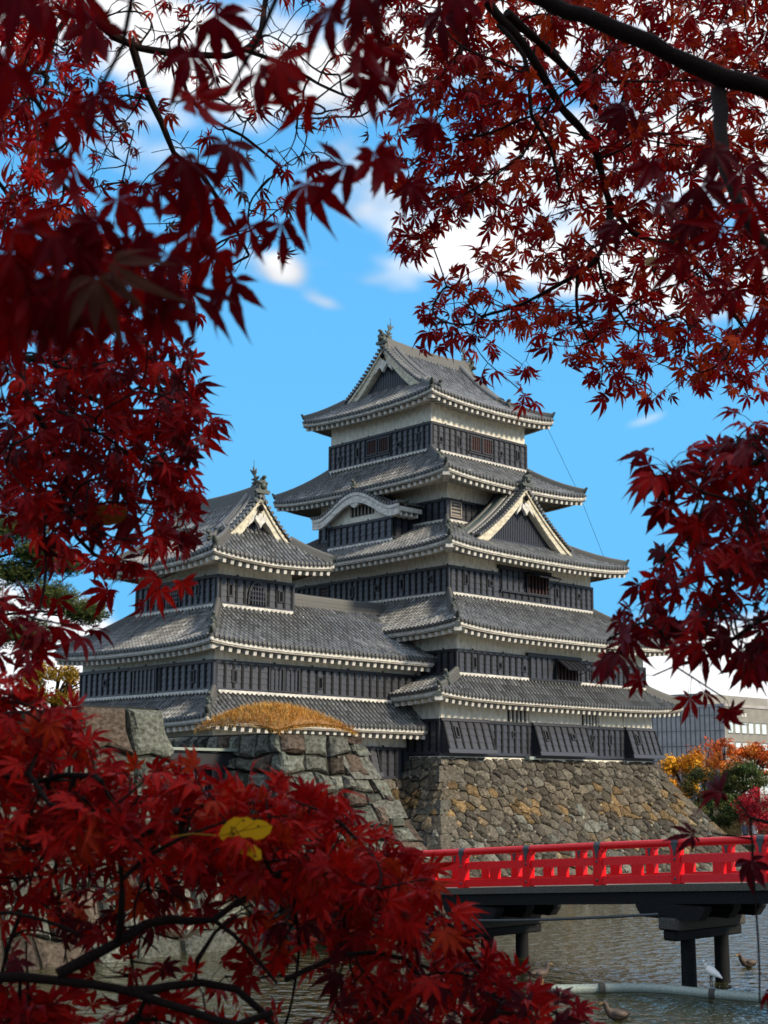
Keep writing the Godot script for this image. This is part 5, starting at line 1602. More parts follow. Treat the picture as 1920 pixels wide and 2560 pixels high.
# pine with flat pads of needles on spreading limbs
func pine(label: String, base: Vector3, pads: Array, needle: float, seed_: int, gold: float, per := 520) -> void:
	var r := RandomNumberGenerator.new(); r.seed = seed_
	var T := thing("pine_tree", label, "tree", base)
	var top := 0.0
	for p in pads: top = maxf(top, p[0].y - base.y)
	var tr := MB.new()
	tr.tube(PackedVector3Array([Vector3.ZERO, Vector3(0.2, top * 0.4, 0), Vector3(-0.15, top * 0.75, 0), Vector3(0.1, top, 0)]), PackedFloat32Array([0.32, 0.26, 0.17, 0.06]), 9)
	for p in pads:
		var e: Vector3 = p[0] - base
		var s := Vector3(0, e.y - 0.35, 0)
		tr.tube(PackedVector3Array([s, s.lerp(e, 0.5) + Vector3(0, 0.25, 0), e - Vector3(0, 0.1, 0)]), PackedFloat32Array([0.1, 0.07, 0.03]), 6)
		for i in 5: tr.tube(PackedVector3Array([s.lerp(e, 0.6), e + Vector3(r.randf_range(-0.8, 0.8), r.randf_range(-0.4, 0.3), r.randf_range(-0.8, 0.8)) * p[1]]), PackedFloat32Array([0.04, 0.012]), 4)
	part("trunk", tr, M.bark, T)
	var cr := MB.new()
	for p in pads:
		for k in per:
			var d := Vector3(r.randfn() * 0.45, r.randfn() * 0.42, r.randfn() * 0.45)
			if d.length() > 1.15: continue
			var c: Vector3 = p[0] - base + d * p[1]
			var col := Color(0.032, 0.060, 0.016).lerp(Color(0.12, 0.12, 0.028), clampf(r.randf() * gold + d.y * 0.3, 0, 1)) * r.randf_range(0.6, 1.3)
			cr.col = col
			for q in 6:
				var u := Vector3(r.randf_range(-1, 1), r.randf_range(-0.25, 1.1), r.randf_range(-1, 1)).normalized() * needle * r.randf_range(0.7, 1.2)
				var w := u.cross(Vector3(r.randf(), r.randf(), 0.3)).normalized() * needle * 0.085
				cr.tri(c - w, c + w, c + u)
	part("crown", cr, M.foliage, T)

func beyond() -> void:
	office()
	var G := 1.9
	var grd := func(px: float, d: float) -> Vector3:
		var p := at(px, 1990, d)
		return Vector3(p.x, G, p.z)
	var yl := [Color(0.60, 0.26, 0.012), Color(0.66, 0.34, 0.02), Color(0.50, 0.17, 0.01)]
	var og := [Color(0.60, 0.13, 0.02), Color(0.52, 0.10, 0.02), Color(0.62, 0.2, 0.03)]
	var gr := [Color(0.035, 0.06, 0.014), Color(0.05, 0.075, 0.02), Color(0.075, 0.075, 0.02)]
	var ol := [Color(0.07, 0.065, 0.018), Color(0.045, 0.055, 0.016), Color(0.10, 0.06, 0.02)]
	var rd := [Color(0.36, 0.010, 0.022), Color(0.30, 0.008, 0.02), Color(0.44, 0.02, 0.03)]
	broad_tree("autumn_tree", "bright yellow-orange tree right of the stone base, before the grey building", grd.call(1712, 112), at(1712, 1936, 112), Vector3(1.75, 1.9, 1.6), 2600, 0.17, yl, 1)
	broad_tree("autumn_tree", "thin orange tree showing branches, before the building's blank side wall", grd.call(1765, 124), at(1765, 1908, 124), Vector3(1.9, 2.2, 1.7), 520, 0.17, og, 2)
	broad_tree("autumn_tree", "round orange tree below the lower row of office windows", grd.call(1817, 122), at(1813, 1893, 122), Vector3(1.35, 1.7, 1.4), 1500, 0.15, og, 3)
	broad_tree("autumn_tree", "wide orange tree at the right edge, behind the rounded green pine", grd.call(1895, 124), at(1893, 1896, 124), Vector3(2.1, 1.5, 1.7), 1900, 0.17, og, 4)
	broad_tree("garden_tree", "dark olive bush between the yellow tree and rounded green pine", grd.call(1778, 108), at(1780, 1968, 108), Vector3(2.0, 1.7, 1.7), 3000, 0.13, ol, 5)
	broad_tree("garden_tree", "low dark green bush above the red bridge, right of the stone base", grd.call(1800, 104), at(1800, 2030, 104), Vector3(1.9, 1.6, 1.7), 3000, 0.13, gr, 6)
	broad_tree("garden_tree", "rounded green clipped pine in front of the orange trees", grd.call(1862, 106), at(1862, 1945, 106), Vector3(1.7, 1.35, 1.6), 3600, 0.12, gr, 7, 40)
	broad_tree("garden_tree", "low green spreading bush between dark bush and crimson maple", grd.call(1838, 103), at(1845, 2010, 103), Vector3(1.5, 1.0, 1.4), 2200, 0.11, [Color(0.06, 0.09, 0.022), Color(0.05, 0.075, 0.02)], 8)
	broad_tree("autumn_tree", "crimson maple bush at the right edge just above the bridge rail", grd.call(1915, 100), at(1915, 2022, 100), Vector3(1.75, 1.75, 1.6), 3200, 0.11, rd, 9, 34)
	var H := thing("hedge", "dark hedge along the far bank behind the red bridge", "hedge", grd.call(1850, 101.5))
	var hb := MB.new()
	var r := RandomNumberGenerator.new(); r.seed = 12
	for i in 15: leafy(hb, Vector3(-4.5 + i * 1.6, 0.55, 0), Vector3(1.1, 0.75, 0.7), 420, 0.12, gr, r, 12)
	part("crown", hb, M.foliage, H, true)
	broad_tree("autumn_tree", "golden yellow tree behind the left end of the turret", Vector3(at(140, 1700, 96).x, 4.0, at(140, 1700, 96).z), at(138, 1722, 96), Vector3(2.3, 1.9, 2.0), 2400, 0.17, [Color(0.46, 0.25, 0.018), Color(0.52, 0.31, 0.03), Color(0.34, 0.2, 0.02)], 10)
	var P := func(x, y, d): return at(x, y, d)
	var S := func(a, b): return Vector3(a, b, a) * 0.0235
	pine("tall green pine with flat needle pads at the left edge behind the turret", Vector3(at(-70, 1900, 82).x, 4.0, at(-70, 1900, 82).z), [
		[P.call(40, 1330, 82), S.call(95, 48)], [P.call(150, 1415, 82), S.call(70, 30)], [P.call(40, 1440, 82.5), S.call(85, 36)], [P.call(130, 1500, 81.5), S.call(70, 40)], [P.call(215, 1535, 81), S.call(58, 34)], [P.call(60, 1590, 82), S.call(90, 40)], [P.call(-90, 1240, 82), S.call(120, 60)], [P.call(95, 1390, 81.5), S.call(60, 26)], [P.call(-60, 1360, 82), S.call(110, 60)], [P.call(-70, 1520, 82), S.call(110, 60)]], 0.27, 4, 0.6, 1500)
	# lightning cable down the right side of the keep
	var C := castle_thing("lightning_cable", "thin lightning cable strung from the top eave down the keep's right side", "cable", Vector3(4.8, 15, 4))
	var cm := MB.new()
	cm.tube(PackedVector3Array([Vector3(4.55, 23.7, 4.7), Vector3(5.3, 19.7, 6.3), Vector3(6.5, 15.7, 7.2)]), PackedFloat32Array([0.011, 0.011, 0.011]), 5)
	part("wire", cm, M.void, C)
	visitors()

# two people on the far bank, half hidden by the handrail
func visitors() -> void:
	for q in [[1866, Color(0.10, 0.10, 0.13), "visitor in dark clothes on the far bank behind the bridge rail", 0.0], [1889, Color(0.75, 0.73, 0.72), "visitor in a white top on the far bank behind the bridge rail", 0.4]]:
		var b := at(q[0], 2060, 99.5)
		var T := thing("person", q[2], "person", Vector3(b.x, 0.25, b.z), Basis(Vector3.UP, q[3]))
		var skin := Color(0.52, 0.33, 0.25)
		var m := MB.new()
		m.col = skin
		m.blob(Vector3(0, 1.52, 0), Vector3(0.085, 0.115, 0.1), 12)
		m.tube(PackedVector3Array([Vector3(0, 1.32, 0), Vector3(0, 1.46, 0.01)]), PackedFloat32Array([0.06, 0.052]), 10)
		m.col = q[1]
		m.tube(PackedVector3Array([Vector3(0, 0.80, 0), Vector3(0, 1.0, 0), Vector3(0, 1.22, 0), Vector3(0, 1.34, 0), Vector3(0, 1.39, 0)]), PackedFloat32Array([0.125, 0.12, 0.145, 0.12, 0.05]), 12, 1.35)
		for s in [-1, 1]:
			m.col = q[1]
			m.tube(PackedVector3Array([Vector3(s * 0.16, 1.33, 0), Vector3(s * 0.215, 1.07, -0.01), Vector3(s * 0.21, 0.86, 0.05)]), PackedFloat32Array([0.06, 0.048, 0.036]), 8)
			m.col = skin
			m.tube(PackedVector3Array([Vector3(s * 0.21, 0.86, 0.05), Vector3(s * 0.205, 0.77, 0.07), Vector3(s * 0.2, 0.70, 0.09)]), PackedFloat32Array([0.03, 0.04, 0.02]), 8)
			m.col = Color(0.04, 0.04, 0.06)
			m.tube(PackedVector3Array([Vector3(s * 0.08, 0.84, 0), Vector3(s * 0.09, 0.46, 0.01), Vector3(s * 0.09, 0.06, -0.02), Vector3(s * 0.09, 0.04, 0.14)]), PackedFloat32Array([0.095, 0.065, 0.045, 0.04]), 8)
		part("body", m, M.painted, T)
		var h := MB.new()
		h.col = Color(0.02, 0.015, 0.012)
		h.blob(Vector3(0, 1.56, -0.02), Vector3(0.098, 0.10, 0.105), 12)
		part("hair", h, M.painted, T)

# ------------------------------------------------------------------ maples
var leaf_v := []    # triangle corners of each leaf shape
var leaf_n := []
var leaf_shade := []
var leaf_mesh := {}
const TONES := [Color(0.24, 0.003, 0.005), Color(0.35, 0.005, 0.005), Color(0.48, 0.010, 0.006), Color(0.15, 0.003, 0.007), Color(0.55, 0.055, 0.008), Color(0.085, 0.005, 0.010), Color(0.42, 0.030, 0.007), Color(0.15, 0.06, 0.04)]

# a seven-lobed leaf: stalk at the origin, tip along +y, upper face +z; toothed lobes, folded and curled
func leaf_shape(seed_: int, curl: float, fold: float, fine: bool) -> void:
	var r := RandomNumberGenerator.new(); r.seed = seed_
	var v := PackedVector3Array(); var n := PackedVector3Array(); var sh := PackedFloat32Array()
	var ts := [0.0, 0.24, 0.38, 0.44, 0.57, 0.62, 0.74, 0.79, 0.90, 1.0] if fine else [0.0, 0.24, 0.44, 0.64, 0.84, 1.0]
	var hw := [0.0, 0.072, 0.122, 0.112, 0.130, 0.108, 0.078, 0.054, 0.018, 0.0] if fine else [0.0, 0.072, 0.125, 0.108, 0.040, 0.0]
	var slim := r.randf_range(0.82, 1.1)
	var twist := r.randf_range(-0.5, 0.5)
	for lobe in [[0, 1.0, 1.0], [37, 0.92, 0.98], [-37, 0.92, 0.98], [76, 0.70, 0.85], [-76, 0.70, 0.85], [120, 0.36, 0.55], [-120, 0.36, 0.55]]:
		var ang := deg_to_rad(lobe[0] + r.randf_range(-7, 7))
		var L: float = lobe[1] * r.randf_range(0.84, 1.1)
		if seed_ % 3 == 0 and lobe[0] == 120: continue
		if seed_ % 4 == 1 and lobe[0] == -76: L *= 0.55
		var d := Vector2(sin(ang), cos(ang)); var s := Vector2(cos(ang), -sin(ang))
		var bend := r.randf_range(-0.25, 0.25); var dip := curl * r.randf_range(0.4, 1.5) + r.randf_range(-0.08, 0.08)
		var tipc := r.randf_range(-0.2, 0.9) * curl
		var P := func(t: float, w: float) -> Vector3:
			var q: Vector2 = d * t * L + s * (w * float(lobe[2]) * slim + bend * t * t * L * 0.5)
			var z: float = -dip * t * t * L - tipc * pow(t, 5.0) * L + absf(w) * fold + twist * q.x * q.y * 0.3
			return Vector3(q.x, q.y, z)
		for side in [-1.0, 1.0]:
			for i in ts.size() - 1:
				var a: Vector3 = P.call(ts[i], 0.0); var b: Vector3 = P.call(ts[i + 1], 0.0)
				var e: Vector3 = P.call(ts[i] , side * hw[i]); var f: Vector3 = P.call(ts[i + 1], side * hw[i + 1])
				for tri in [[a, f, b], [a, e, f]]:
					var m: Vector3 = (tri[1] - tri[0]).cross(tri[2] - tri[0])
					if m.length() < 1e-7: continue
					m = m.normalized()
					var order := [0, 2, 1]
					if m.z < 0:
						order = [0, 1, 2]; m = -m
					for k in order:
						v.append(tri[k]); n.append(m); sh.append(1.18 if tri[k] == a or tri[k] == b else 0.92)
	leaf_v.append(v); leaf_n.append(n); leaf_shade.append(sh)

func single_leaf(shape: int, tone_: int) -> ArrayMesh:
	var key := shape * 100 + tone_
	if not leaf_mesh.has(key):
		var a := []
		a.resize(Mesh.ARRAY_MAX)
		a[Mesh.ARRAY_VERTEX] = leaf_v[shape]; a[Mesh.ARRAY_NORMAL] = leaf_n[shape]; a[Mesh.ARRAY_COLOR] = leaf_colours(shape, tone_)
		var m := ArrayMesh.new()
		m.add_surface_from_arrays(Mesh.PRIMITIVE_TRIANGLES, a)
		leaf_mesh[key] = m
	return leaf_mesh[key]

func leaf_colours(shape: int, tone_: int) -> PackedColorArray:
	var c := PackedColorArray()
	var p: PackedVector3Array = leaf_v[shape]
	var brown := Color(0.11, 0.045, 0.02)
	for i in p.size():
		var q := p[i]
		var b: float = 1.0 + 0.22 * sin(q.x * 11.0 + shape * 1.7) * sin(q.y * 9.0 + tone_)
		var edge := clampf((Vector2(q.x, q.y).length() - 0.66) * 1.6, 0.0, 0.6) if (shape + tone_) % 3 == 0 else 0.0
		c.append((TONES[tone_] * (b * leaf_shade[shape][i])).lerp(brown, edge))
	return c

class Maple:
	var root: Node3D
	var leaves := []      # [transform, shape, tone, apparent size]
	var pos := PackedVector3Array()
	var par := PackedInt32Array()
	var load_ := PackedFloat32Array()
	var fixed := PackedFloat32Array()
	var ends := []

func limb(t: Maple, pts: Array, r0: float, r1: float, called := "branch") -> void:
	var c := Curve3D.new()
	for i in pts.size():
		var before: Vector3 = pts[maxi(i - 1, 0)]; var after: Vector3 = pts[mini(i + 1, pts.size() - 1)]
		var reach := INF
		for e in [before, after]:
			if e != pts[i]: reach = minf(reach, e.distance_to(pts[i]))
		var tan_: Vector3 = (after - before).normalized() * reach * 0.32
		c.add_point(pts[i], -tan_, tan_)
	var p := c.tessellate_even_length(5, 0.05)
	var r := PackedFloat32Array()
	for i in p.size():
		var f := float(i) / (p.size() - 1)
		var wob := Vector3(rng.randf_range(-1, 1), rng.randf_range(-1, 1), rng.randf_range(-1, 1)) * r1 * (0.35 if r1 < 0.015 else 0.03)
		p[i] += wob
		r.append(lerpf(r0, r1, f) * (1.0 + 0.12 * sin(i * 1.9) * rng.randf()))
		t.pos.append(p[i]); t.par.append(-1); t.load_.append(0.0); t.fixed.append(1.0)
	var mb := MB.new()
	mb.tube(p, r, 9)
	var loc := Transform3D(Basis(), -t.root.position)
	node(called, mb.commit(), M.bark, t.root, loc)

# twigs grow from the nearest wood to every target; leaves hang in pairs at their ends and joints
func grow(t: Maple, targets: Array, size: float, per_end: float, facing: float, droop: float, tones: Array, shapes: Array, r: RandomNumberGenerator, bare := 0.0) -> void:
	var start := t.pos.size()
	var keyed := []
	for q in targets:
		var best := 1e9
		for i in range(0, start, 2): best = minf(best, q.distance_squared_to(t.pos[i]))
		keyed.append([best, q])
	keyed.sort_custom(func(a, b): return a[0] < b[0])
	for kq in keyed:
		var q: Vector3 = kq[1]
		var bi := -1; var best := 1e9
		for i in t.pos.size():
			var d := q.distance_squared_to(t.pos[i])
			if d < best: best = d; bi = i
		var a := t.pos[bi]
		var dist := sqrt(best)
		var n := maxi(1, int(ceil(dist / 0.035)))
		var bow := Vector3(r.randf_range(-1, 1), r.randf_range(-0.2, 1.2), r.randf_range(-1, 1)) * dist * 0.13
		var prev := bi
		for k in range(1, n + 1):
			var f := float(k) / n
			var p := a.lerp(q, f) + bow * sin(PI * f) + Vector3(r.randf_range(-1, 1), r.randf_range(-1, 1), r.randf_range(-1, 1)) * 0.003
			t.pos.append(p); t.par.append(prev); t.load_.append(0.0); t.fixed.append(0.0)
			prev = t.pos.size() - 1
			if k < n and r.randf() < 0.22 and r.randf() > bare: hang(t, prev, size, facing, droop, tones, shapes, r)
		var i := prev
		while i >= 0 and t.fixed[i] == 0.0:
			t.load_[i] += 1.0
			i = t.par[i]
		t.ends.append(prev)
		if r.randf() > bare:
			var m := int(per_end) + (1 if r.randf() < per_end - int(per_end) else 0)
			for k in m: hang(t, prev, size, facing, droop, tones, shapes, r)

func hang(t: Maple, at_: int, size: float, facing: float, droop: float, tones: Array, shapes: Array, r: RandomNumberGenerator) -> void:
	var p := t.pos[at_]
	var d := (p - t.pos[t.par[at_]]).normalized() if t.par[at_] >= 0 else Vector3.DOWN
	var out := (d * 0.5 + Vector3(r.randf_range(-1, 1), r.randf_range(-1, 1), r.randf_range(-1, 1)) * 0.9 + Vector3(0, -droop, 0)).normalized()
	var s := size * r.randf_range(0.55, 0.82)
	var stalk := p + out * size * r.randf_range(0.25, 0.6)
	leaf_at(t, stalk, out, s, facing, r, tones[r.randi() % tones.size()], shapes[r.randi() % shapes.size()])
	t.ends.append([at_, stalk])

func leaf_at(t: Maple, p: Vector3, tip: Vector3, s: float, facing: float, r: RandomNumberGenerator, tone_: int, shape: int) -> void:
	var to := (CAM - p).normalized()
	var nn := (to * facing * (1.0 if r.randf() < 0.75 else -1.0) + Vector3(0, 0.6, 0) + Vector3(r.randf_range(-1, 1), r.randf_range(-1, 1), r.randf_range(-1, 1)) * 0.8).normalized()
	var y := tip
	var x := y.cross(nn)
	if x.length() < 0.2: x = y.cross(nn + Vector3(0.7, 0.1, 0.5))
	x = x.normalized()
	var z := x.cross(y).normalized()
	var b := Basis(x, y, z)
	t.leaves.append([Transform3D(b.scaled_local(Vector3(s, s, s)), p), shape, tone_, s / maxf(0.3, p.distance_to(CAM)) * (0.35 + absf(z.dot(to)))])

func finish(t: Maple, keep_single: int) -> void:
	var loc := Transform3D(Basis(), -t.root.position)
	# twigs, their kinks eased
	var kid := PackedInt32Array(); kid.resize(t.pos.size()); kid.fill(-1)
	for i in t.pos.size():
		if t.par[i] >= 0 and (kid[t.par[i]] < 0 or t.load_[i] > t.load_[kid[t.par[i]]]): kid[t.par[i]] = i
	for pass_ in 4:
		for i in t.pos.size():
			if t.par[i] >= 0 and kid[i] >= 0: t.pos[i] = t.pos[i] * 0.5 + (t.pos[t.par[i]] + t.pos[kid[i]]) * 0.25
	var tw := MB.new()
	for i in t.pos.size():
		if t.par[i] < 0: continue
		var w := 0.00075 + 0.00036 * sqrt(t.load_[i])
		var w0 := 0.00075 + 0.00036 * sqrt(maxf(t.load_[t.par[i]], t.load_[i]))
		tw.tube(PackedVector3Array([t.pos[t.par[i]], t.pos[i]]), PackedFloat32Array([w0, w]), 4 if t.load_[i] < 6 else 6)
	for e in t.ends:
		if e is Array:
			var e0: Vector3 = t.pos[e[0]]
			tw.tube(PackedVector3Array([e0, e0.lerp(e[1], 0.5) + Vector3(0, 0.004, 0), e[1]]), PackedFloat32Array([0.0007, 0.0005, 0.0006]), 3)
	node("twigs", tw.commit(), M.bark, t.root, loc, true)
	t.leaves.sort_custom(func(a, b): return a[3] > b[3])
	var v := PackedVector3Array(); var n := PackedVector3Array(); var c := PackedColorArray()
	var cols := {}
	for i in t.leaves.size():
		var l: Array = t.leaves[i]
		if i < keep_single:
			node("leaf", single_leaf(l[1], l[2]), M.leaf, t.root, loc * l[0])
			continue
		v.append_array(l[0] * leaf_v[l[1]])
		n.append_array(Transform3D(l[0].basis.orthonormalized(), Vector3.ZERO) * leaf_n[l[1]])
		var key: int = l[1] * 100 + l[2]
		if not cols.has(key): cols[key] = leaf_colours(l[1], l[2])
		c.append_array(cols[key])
	if v.size():
		var mb := MB.new()
		mb.v = v; mb.n = n; mb.c = c
		node("foliage", mb.commit(), M.leaf, t.root, loc, true)

# points spread inside an outline seen from the viewer's place, between two distances
func spread(outline: Array, count: int, d0: float, d1: float, r: RandomNumberGenerator, bias := Vector2.ZERO) -> Array:
	var poly := PackedVector2Array()
	var lo := Vector2(1e9, 1e9); var hi := -lo
	for q in outline:
		poly.append(Vector2(q[0], q[1]))
		lo = lo.min(Vector2(q[0], q[1])); hi = hi.max(Vector2(q[0], q[1]))
	var out := []
	var tries := 0
	while out.size() < count and tries < count * 40:
		tries += 1
		var p := Vector2(r.randf_range(lo.x, hi.x), r.randf_range(lo.y, hi.y))
		if not Geometry2D.is_point_in_polygon(p, poly): continue
		var f := (p - lo) / (hi - lo)
		var keep_ := 1.0
		if bias.x > 0: keep_ *= lerpf(1.0 - bias.x, 1.0, f.x)
		if bias.x < 0: keep_ *= lerpf(1.0, 1.0 + bias.x, f.x)
		if bias.y > 0: keep_ *= lerpf(1.0 - bias.y, 1.0, f.y)
		if bias.y < 0: keep_ *= lerpf(1.0, 1.0 + bias.y, f.y)
		if r.randf() > keep_: continue
		out.append(at(p.x, p.y, r.randf_range(d0, d1)))
	return out

# the rest of the crown, over and behind the viewer
func crown_behind(t: Maple, balls: Array, seed_: int) -> void:
	var r := RandomNumberGenerator.new(); r.seed = seed_
	var mb := MB.new()
	for b in balls:
		var c: Vector3 = b[0] - t.root.position
		leafy(mb, c, b[1], 6500, 0.10, [TONES[0], TONES[1], TONES[3]], r, 40)
		var w := MB.new()
		w.tube(PackedVector3Array([Vector3(-0.3, 2.2, -0.1) if t.root.position.x > 0 else Vector3(0.4, 2.3, -0.4), c * 0.6 + Vector3(0, 0.8, 0), c]), PackedFloat32Array([0.05, 0.03, 0.012]), 7)
		node("branch", w.commit(), M.bark, t.root)
	node("crown", mb.commit(), M.leaf, t.root, Transform3D(), true)

# leaves of the same crown to the side of the view
func beside(t: Maple, x0: float, x1: float, y0: float, y1: float, d0: float, d1: float, n: int, shapes: Array, r: RandomNumberGenerator) -> void:
	for i in n:
		leaf_at(t, at(r.randf_range(x0, x1), r.randf_range(y0, y1), r.randf_range(d0, d1)), Vector3(r.randf_range(-1, 1), -0.6, r.randf_range(-1, 1)).normalized(), r.randf_range(0.034, 0.046), 0.8, r, [0, 1, 3, 2][r.randi() % 4], shapes[r.randi() % shapes.size()])
		t.leaves[-1][3] = 0.0

func path(q: Array) -> Array:
	var out := []
	for p in q: out.append(at(p[0], p[1], p[2]))
	return out

func maple(label: String, foot: Vector3) -> Maple:
	var t := Maple.new()
	t.root = thing("maple_tree", label, "tree", foot, Basis(), "")
	return t

func maples() -> void:
	for i in 10: leaf_shape(100 + i, [0.2, 0.35, 0.55, 0.28, 0.75, 0.45, 0.15, 0.62, 1.0, 0.4][i], [0.1, 0.25, 0.4, 0.2, 0.5, 0.15, 0.3, 0.45, 0.6, 0.35][i], true)      # 0-9 detailed
	for i in 8: leaf_shape(200 + i, [0.2, 0.4, 0.65, 0.3, 0.85, 0.5, 0.18, 1.1][i], [0.2, 0.3, 0.45, 0.25, 0.6, 0.2, 0.35, 0.7][i], false)   # 10-17 small
	var big := [0, 1, 2, 3, 4, 5, 6, 7, 9]
	var curled := [2, 4, 7, 8, 1, 3]
	var small := [10, 11, 12, 13, 15, 16, 14]
	var dry := [14, 17, 12, 8]
	var r := RandomNumberGenerator.new(); r.seed = 77

	# right-hand tree overhead
	var R := maple("red maple tree overhead at right, thick dark bough crossing the top corner", Vector3(3.3, 2.2, -0.8))
	limb(R, [Vector3(3.3, 2.2, -0.8), Vector3(3.25, 3.3, -0.85), Vector3(3.1, 4.3, -0.95), Vector3(2.8, 5.1, -1.1)], 0.11, 0.06, "trunk")
	limb(R, [Vector3(3.1, 4.3, -0.95)] + path([[2120, 300, 1.95], [1960, 235, 1.9], [1800, 190, 1.9], [1620, 112, 1.9], [1450, 40, 1.92], [1250, -40, 1.95], [1100, -110, 2.0]]), 0.021, 0.009)
	limb(R, [Vector3(2.8, 5.1, -1.1), Vector3(1.3, 6.1, -2.4), Vector3(0.6, 6.3, -2.9)] + path([[1190, -60, 3.2], [1215, 10, 3.2], [1300, 105, 3.2], [1345, 180, 3.2], [1400, 270, 3.22], [1480, 362, 3.25], [1520, 505, 3.3], [1600, 590, 3.35], [1690, 605, 3.4]]), 0.03, 0.006)
	limb(R, path([[1260, 30, 3.2], [1370, 130, 3.3], [1440, 205, 3.4], [1500, 285, 3.5], [1560, 330, 3.55], [1700, 330, 3.7]]), 0.010, 0.004)
	limb(R, path([[1240, 60, 3.2], [1305, 140, 3.15], [1325, 290, 3.1], [1372, 370, 3.1], [1395, 480, 3.1]]), 0.006, 0.003)
	limb(R, path([[1520, 505, 3.3], [1512, 590, 3.25], [1480, 655, 3.2], [1410, 700, 3.2], [1300, 760, 3.2], [1200, 790, 3.2]]), 0.007, 0.003)
	limb(R, path([[1490, 640, 3.2], [1510, 720, 3.2], [1560, 800, 3.25]]), 0.004, 0.0025)
	limb(R, path([[1440, 690, 3.2], [1440, 780, 3.2], [1470, 850, 3.2]]), 0.004, 0.0025)
	limb(R, path([[1690, 605, 3.4], [1780, 700, 3.5], [1860, 820, 3.5], [1930, 900, 3.5]]), 0.006, 0.003)
	limb(R, path([[1790, 230, 1.9], [1810, 420, 1.75], [1870, 560, 1.7], [1930, 640, 1.7]]), 0.010, 0.006)
	var PA := [[1160, -80], [1130, 120], [1160, 300], [1210, 480], [1200, 600], [1100, 700], [1050, 770], [1100, 840], [1190, 870], [1250, 930], [1330, 900], [1430, 920], [1520, 960], [1640, 990], [1800, 940], [1960, 1000], [1990, -80]]
	grow(R, spread(PA, 900, 3.0, 4.1, r, Vector2(0.45, 0.0)), 0.054, 2.2, 0.9, 0.35, [0, 1, 0, 3, 2, 6, 1, 4, 6], small, r)
	var PA2 := [[960, 100], [985, 330], [1010, 470], [980, 620], [1030, 640], [1200, 500], [1180, 250], [1160, -60], [960, -60]]
	grow(R, spread(PA2, 170, 3.0, 3.6, r, Vector2(0.5, 0.0)), 0.051, 2.0, 0.9, 0.4, [0, 1, 3, 0, 6], small, r)
	grow(R, [at(1000, 600, 3.1), at(1310, 985, 3.1), at(1205, 920, 3.1), at(1290, 960, 3.1), at(1080, 850, 3.1), at(1500, 960, 3.2), at(1640, 985, 3.2)], 0.054, 2.0, 1.1, 0.7, [1, 0, 2], small, r)
	# big soft leaves close by
	for q in [[1075, 370, 1.45], [1010, 330, 1.5], [1020, 520, 1.4], [985, 470, 1.4], [965, 190, 1.15], [930, 50, 1.0], [1100, 90, 1.25], [1130, 40, 1.2], [1750, 520, 1.3], [1800, 620, 1.3], [1700, 690, 1.35], [1860, 470, 1.25], [1830, 780, 1.35], [1895, 690, 1.25], [1760, 800, 1.4], [1880, 570, 1.2], [1620, 460, 1.5], [1560, 330, 1.55], [1780, 430, 1.35], [1900, 840, 1.3], [1650, 560, 1.5], [1720, 610, 1.35], [1540, 620, 1.6]]:
		leaf_at(R, at(q[0], q[1] - 60, q[2]), Vector3(r.randf_range(-0.8, 0.8), -0.7, r.randf_range(-0.3, 0.3)).normalized(), r.randf_range(0.035, 0.045), 1.5, r, [3, 0, 3, 5][r.randi() % 4], big[r.randi() % big.size()])
	# sprays hanging at the right edge
	limb(R, [Vector3(3.15, 4.0, -0.9)] + path([[2080, 1020, 2.0], [1930, 1120, 2.0], [1800, 1225, 2.0], [1720, 1320, 2.0], [1650, 1400, 2.0]]), 0.010, 0.003)
	limb(R, [Vector3(3.2, 3.8, -0.9)] + path([[2080, 1480, 1.95], [1930, 1530, 1.95], [1840, 1590, 1.95], [1760, 1640, 1.95], [1690, 1660, 1.95]]), 0.008, 0.0025)
	limb(R, [Vector3(3.22, 3.6, -0.88)] + path([[2080, 2060, 1.75], [1960, 2060, 1.75], [1880, 2040, 1.75]]), 0.005, 0.002)
	var PE := [[1960, 1010], [1850, 1060], [1740, 1110], [1660, 1130], [1600, 1180], [1640, 1240], [1560, 1290], [1600, 1350], [1570, 1420], [1630, 1480], [1570, 1540], [1510, 1590], [1530, 1650], [1600, 1610], [1690, 1580], [1800, 1600], [1960, 1600]]
	grow(R, spread(PE, 98, 1.8, 2.25, r, Vector2(0.35, 0.0)), 0.061, 2.0, 0.9, 0.45, [3, 0, 1, 3, 0, 5], big, r)
	grow(R, [at(1640, 1690, 1.95), at(1735, 1700, 1.95), at(1815, 1745, 1.95), at(1890, 1620, 1.95), at(1850, 1640, 1.9)], 0.058, 1.4, 1.3, 0.8, [1, 0], big, r)
	grow(R, [at(1835, 1985, 1.75), at(1795, 2080, 1.75), at(1895, 2085, 1.75), at(1915, 2440, 1.75), at(1905, 2500, 1.75)], 0.051, 1.2, 1.0, 0.2, [3, 0, 5], big, r)
	crown_behind(R, [[Vector3(4.0, 6.2, -1.5), Vector3(2.1, 1.7, 2.4)], [Vector3(2.6, 7.2, 2.5), Vector3(2.6, 1.7, 2.6)], [Vector3(3.4, 4.4, 2.2), Vector3(1.8, 1.4, 1.5)], [Vector3(2.7, 5.3, -0.3), Vector3(1.25, 1.3, 1.4)]], 5)
	beside(R, 2030, 3300, -500, 1500, 2.0, 4.0, 800, small, r)
	finish(R, 300)

	# left-hand tree overhead
	var L := maple("red maple tree overhead at left, big soft leaves near the viewer", Vector3(-3.3, 2.2, -0.7))
	limb(L, [Vector3(-3.3, 2.2, -0.7), Vector3(-3.2, 3.4, -0.8), Vector3(-2.9, 4.6, -1.1), Vector3(-2.5, 5.4, -1.6)], 0.12, 0.05, "trunk")
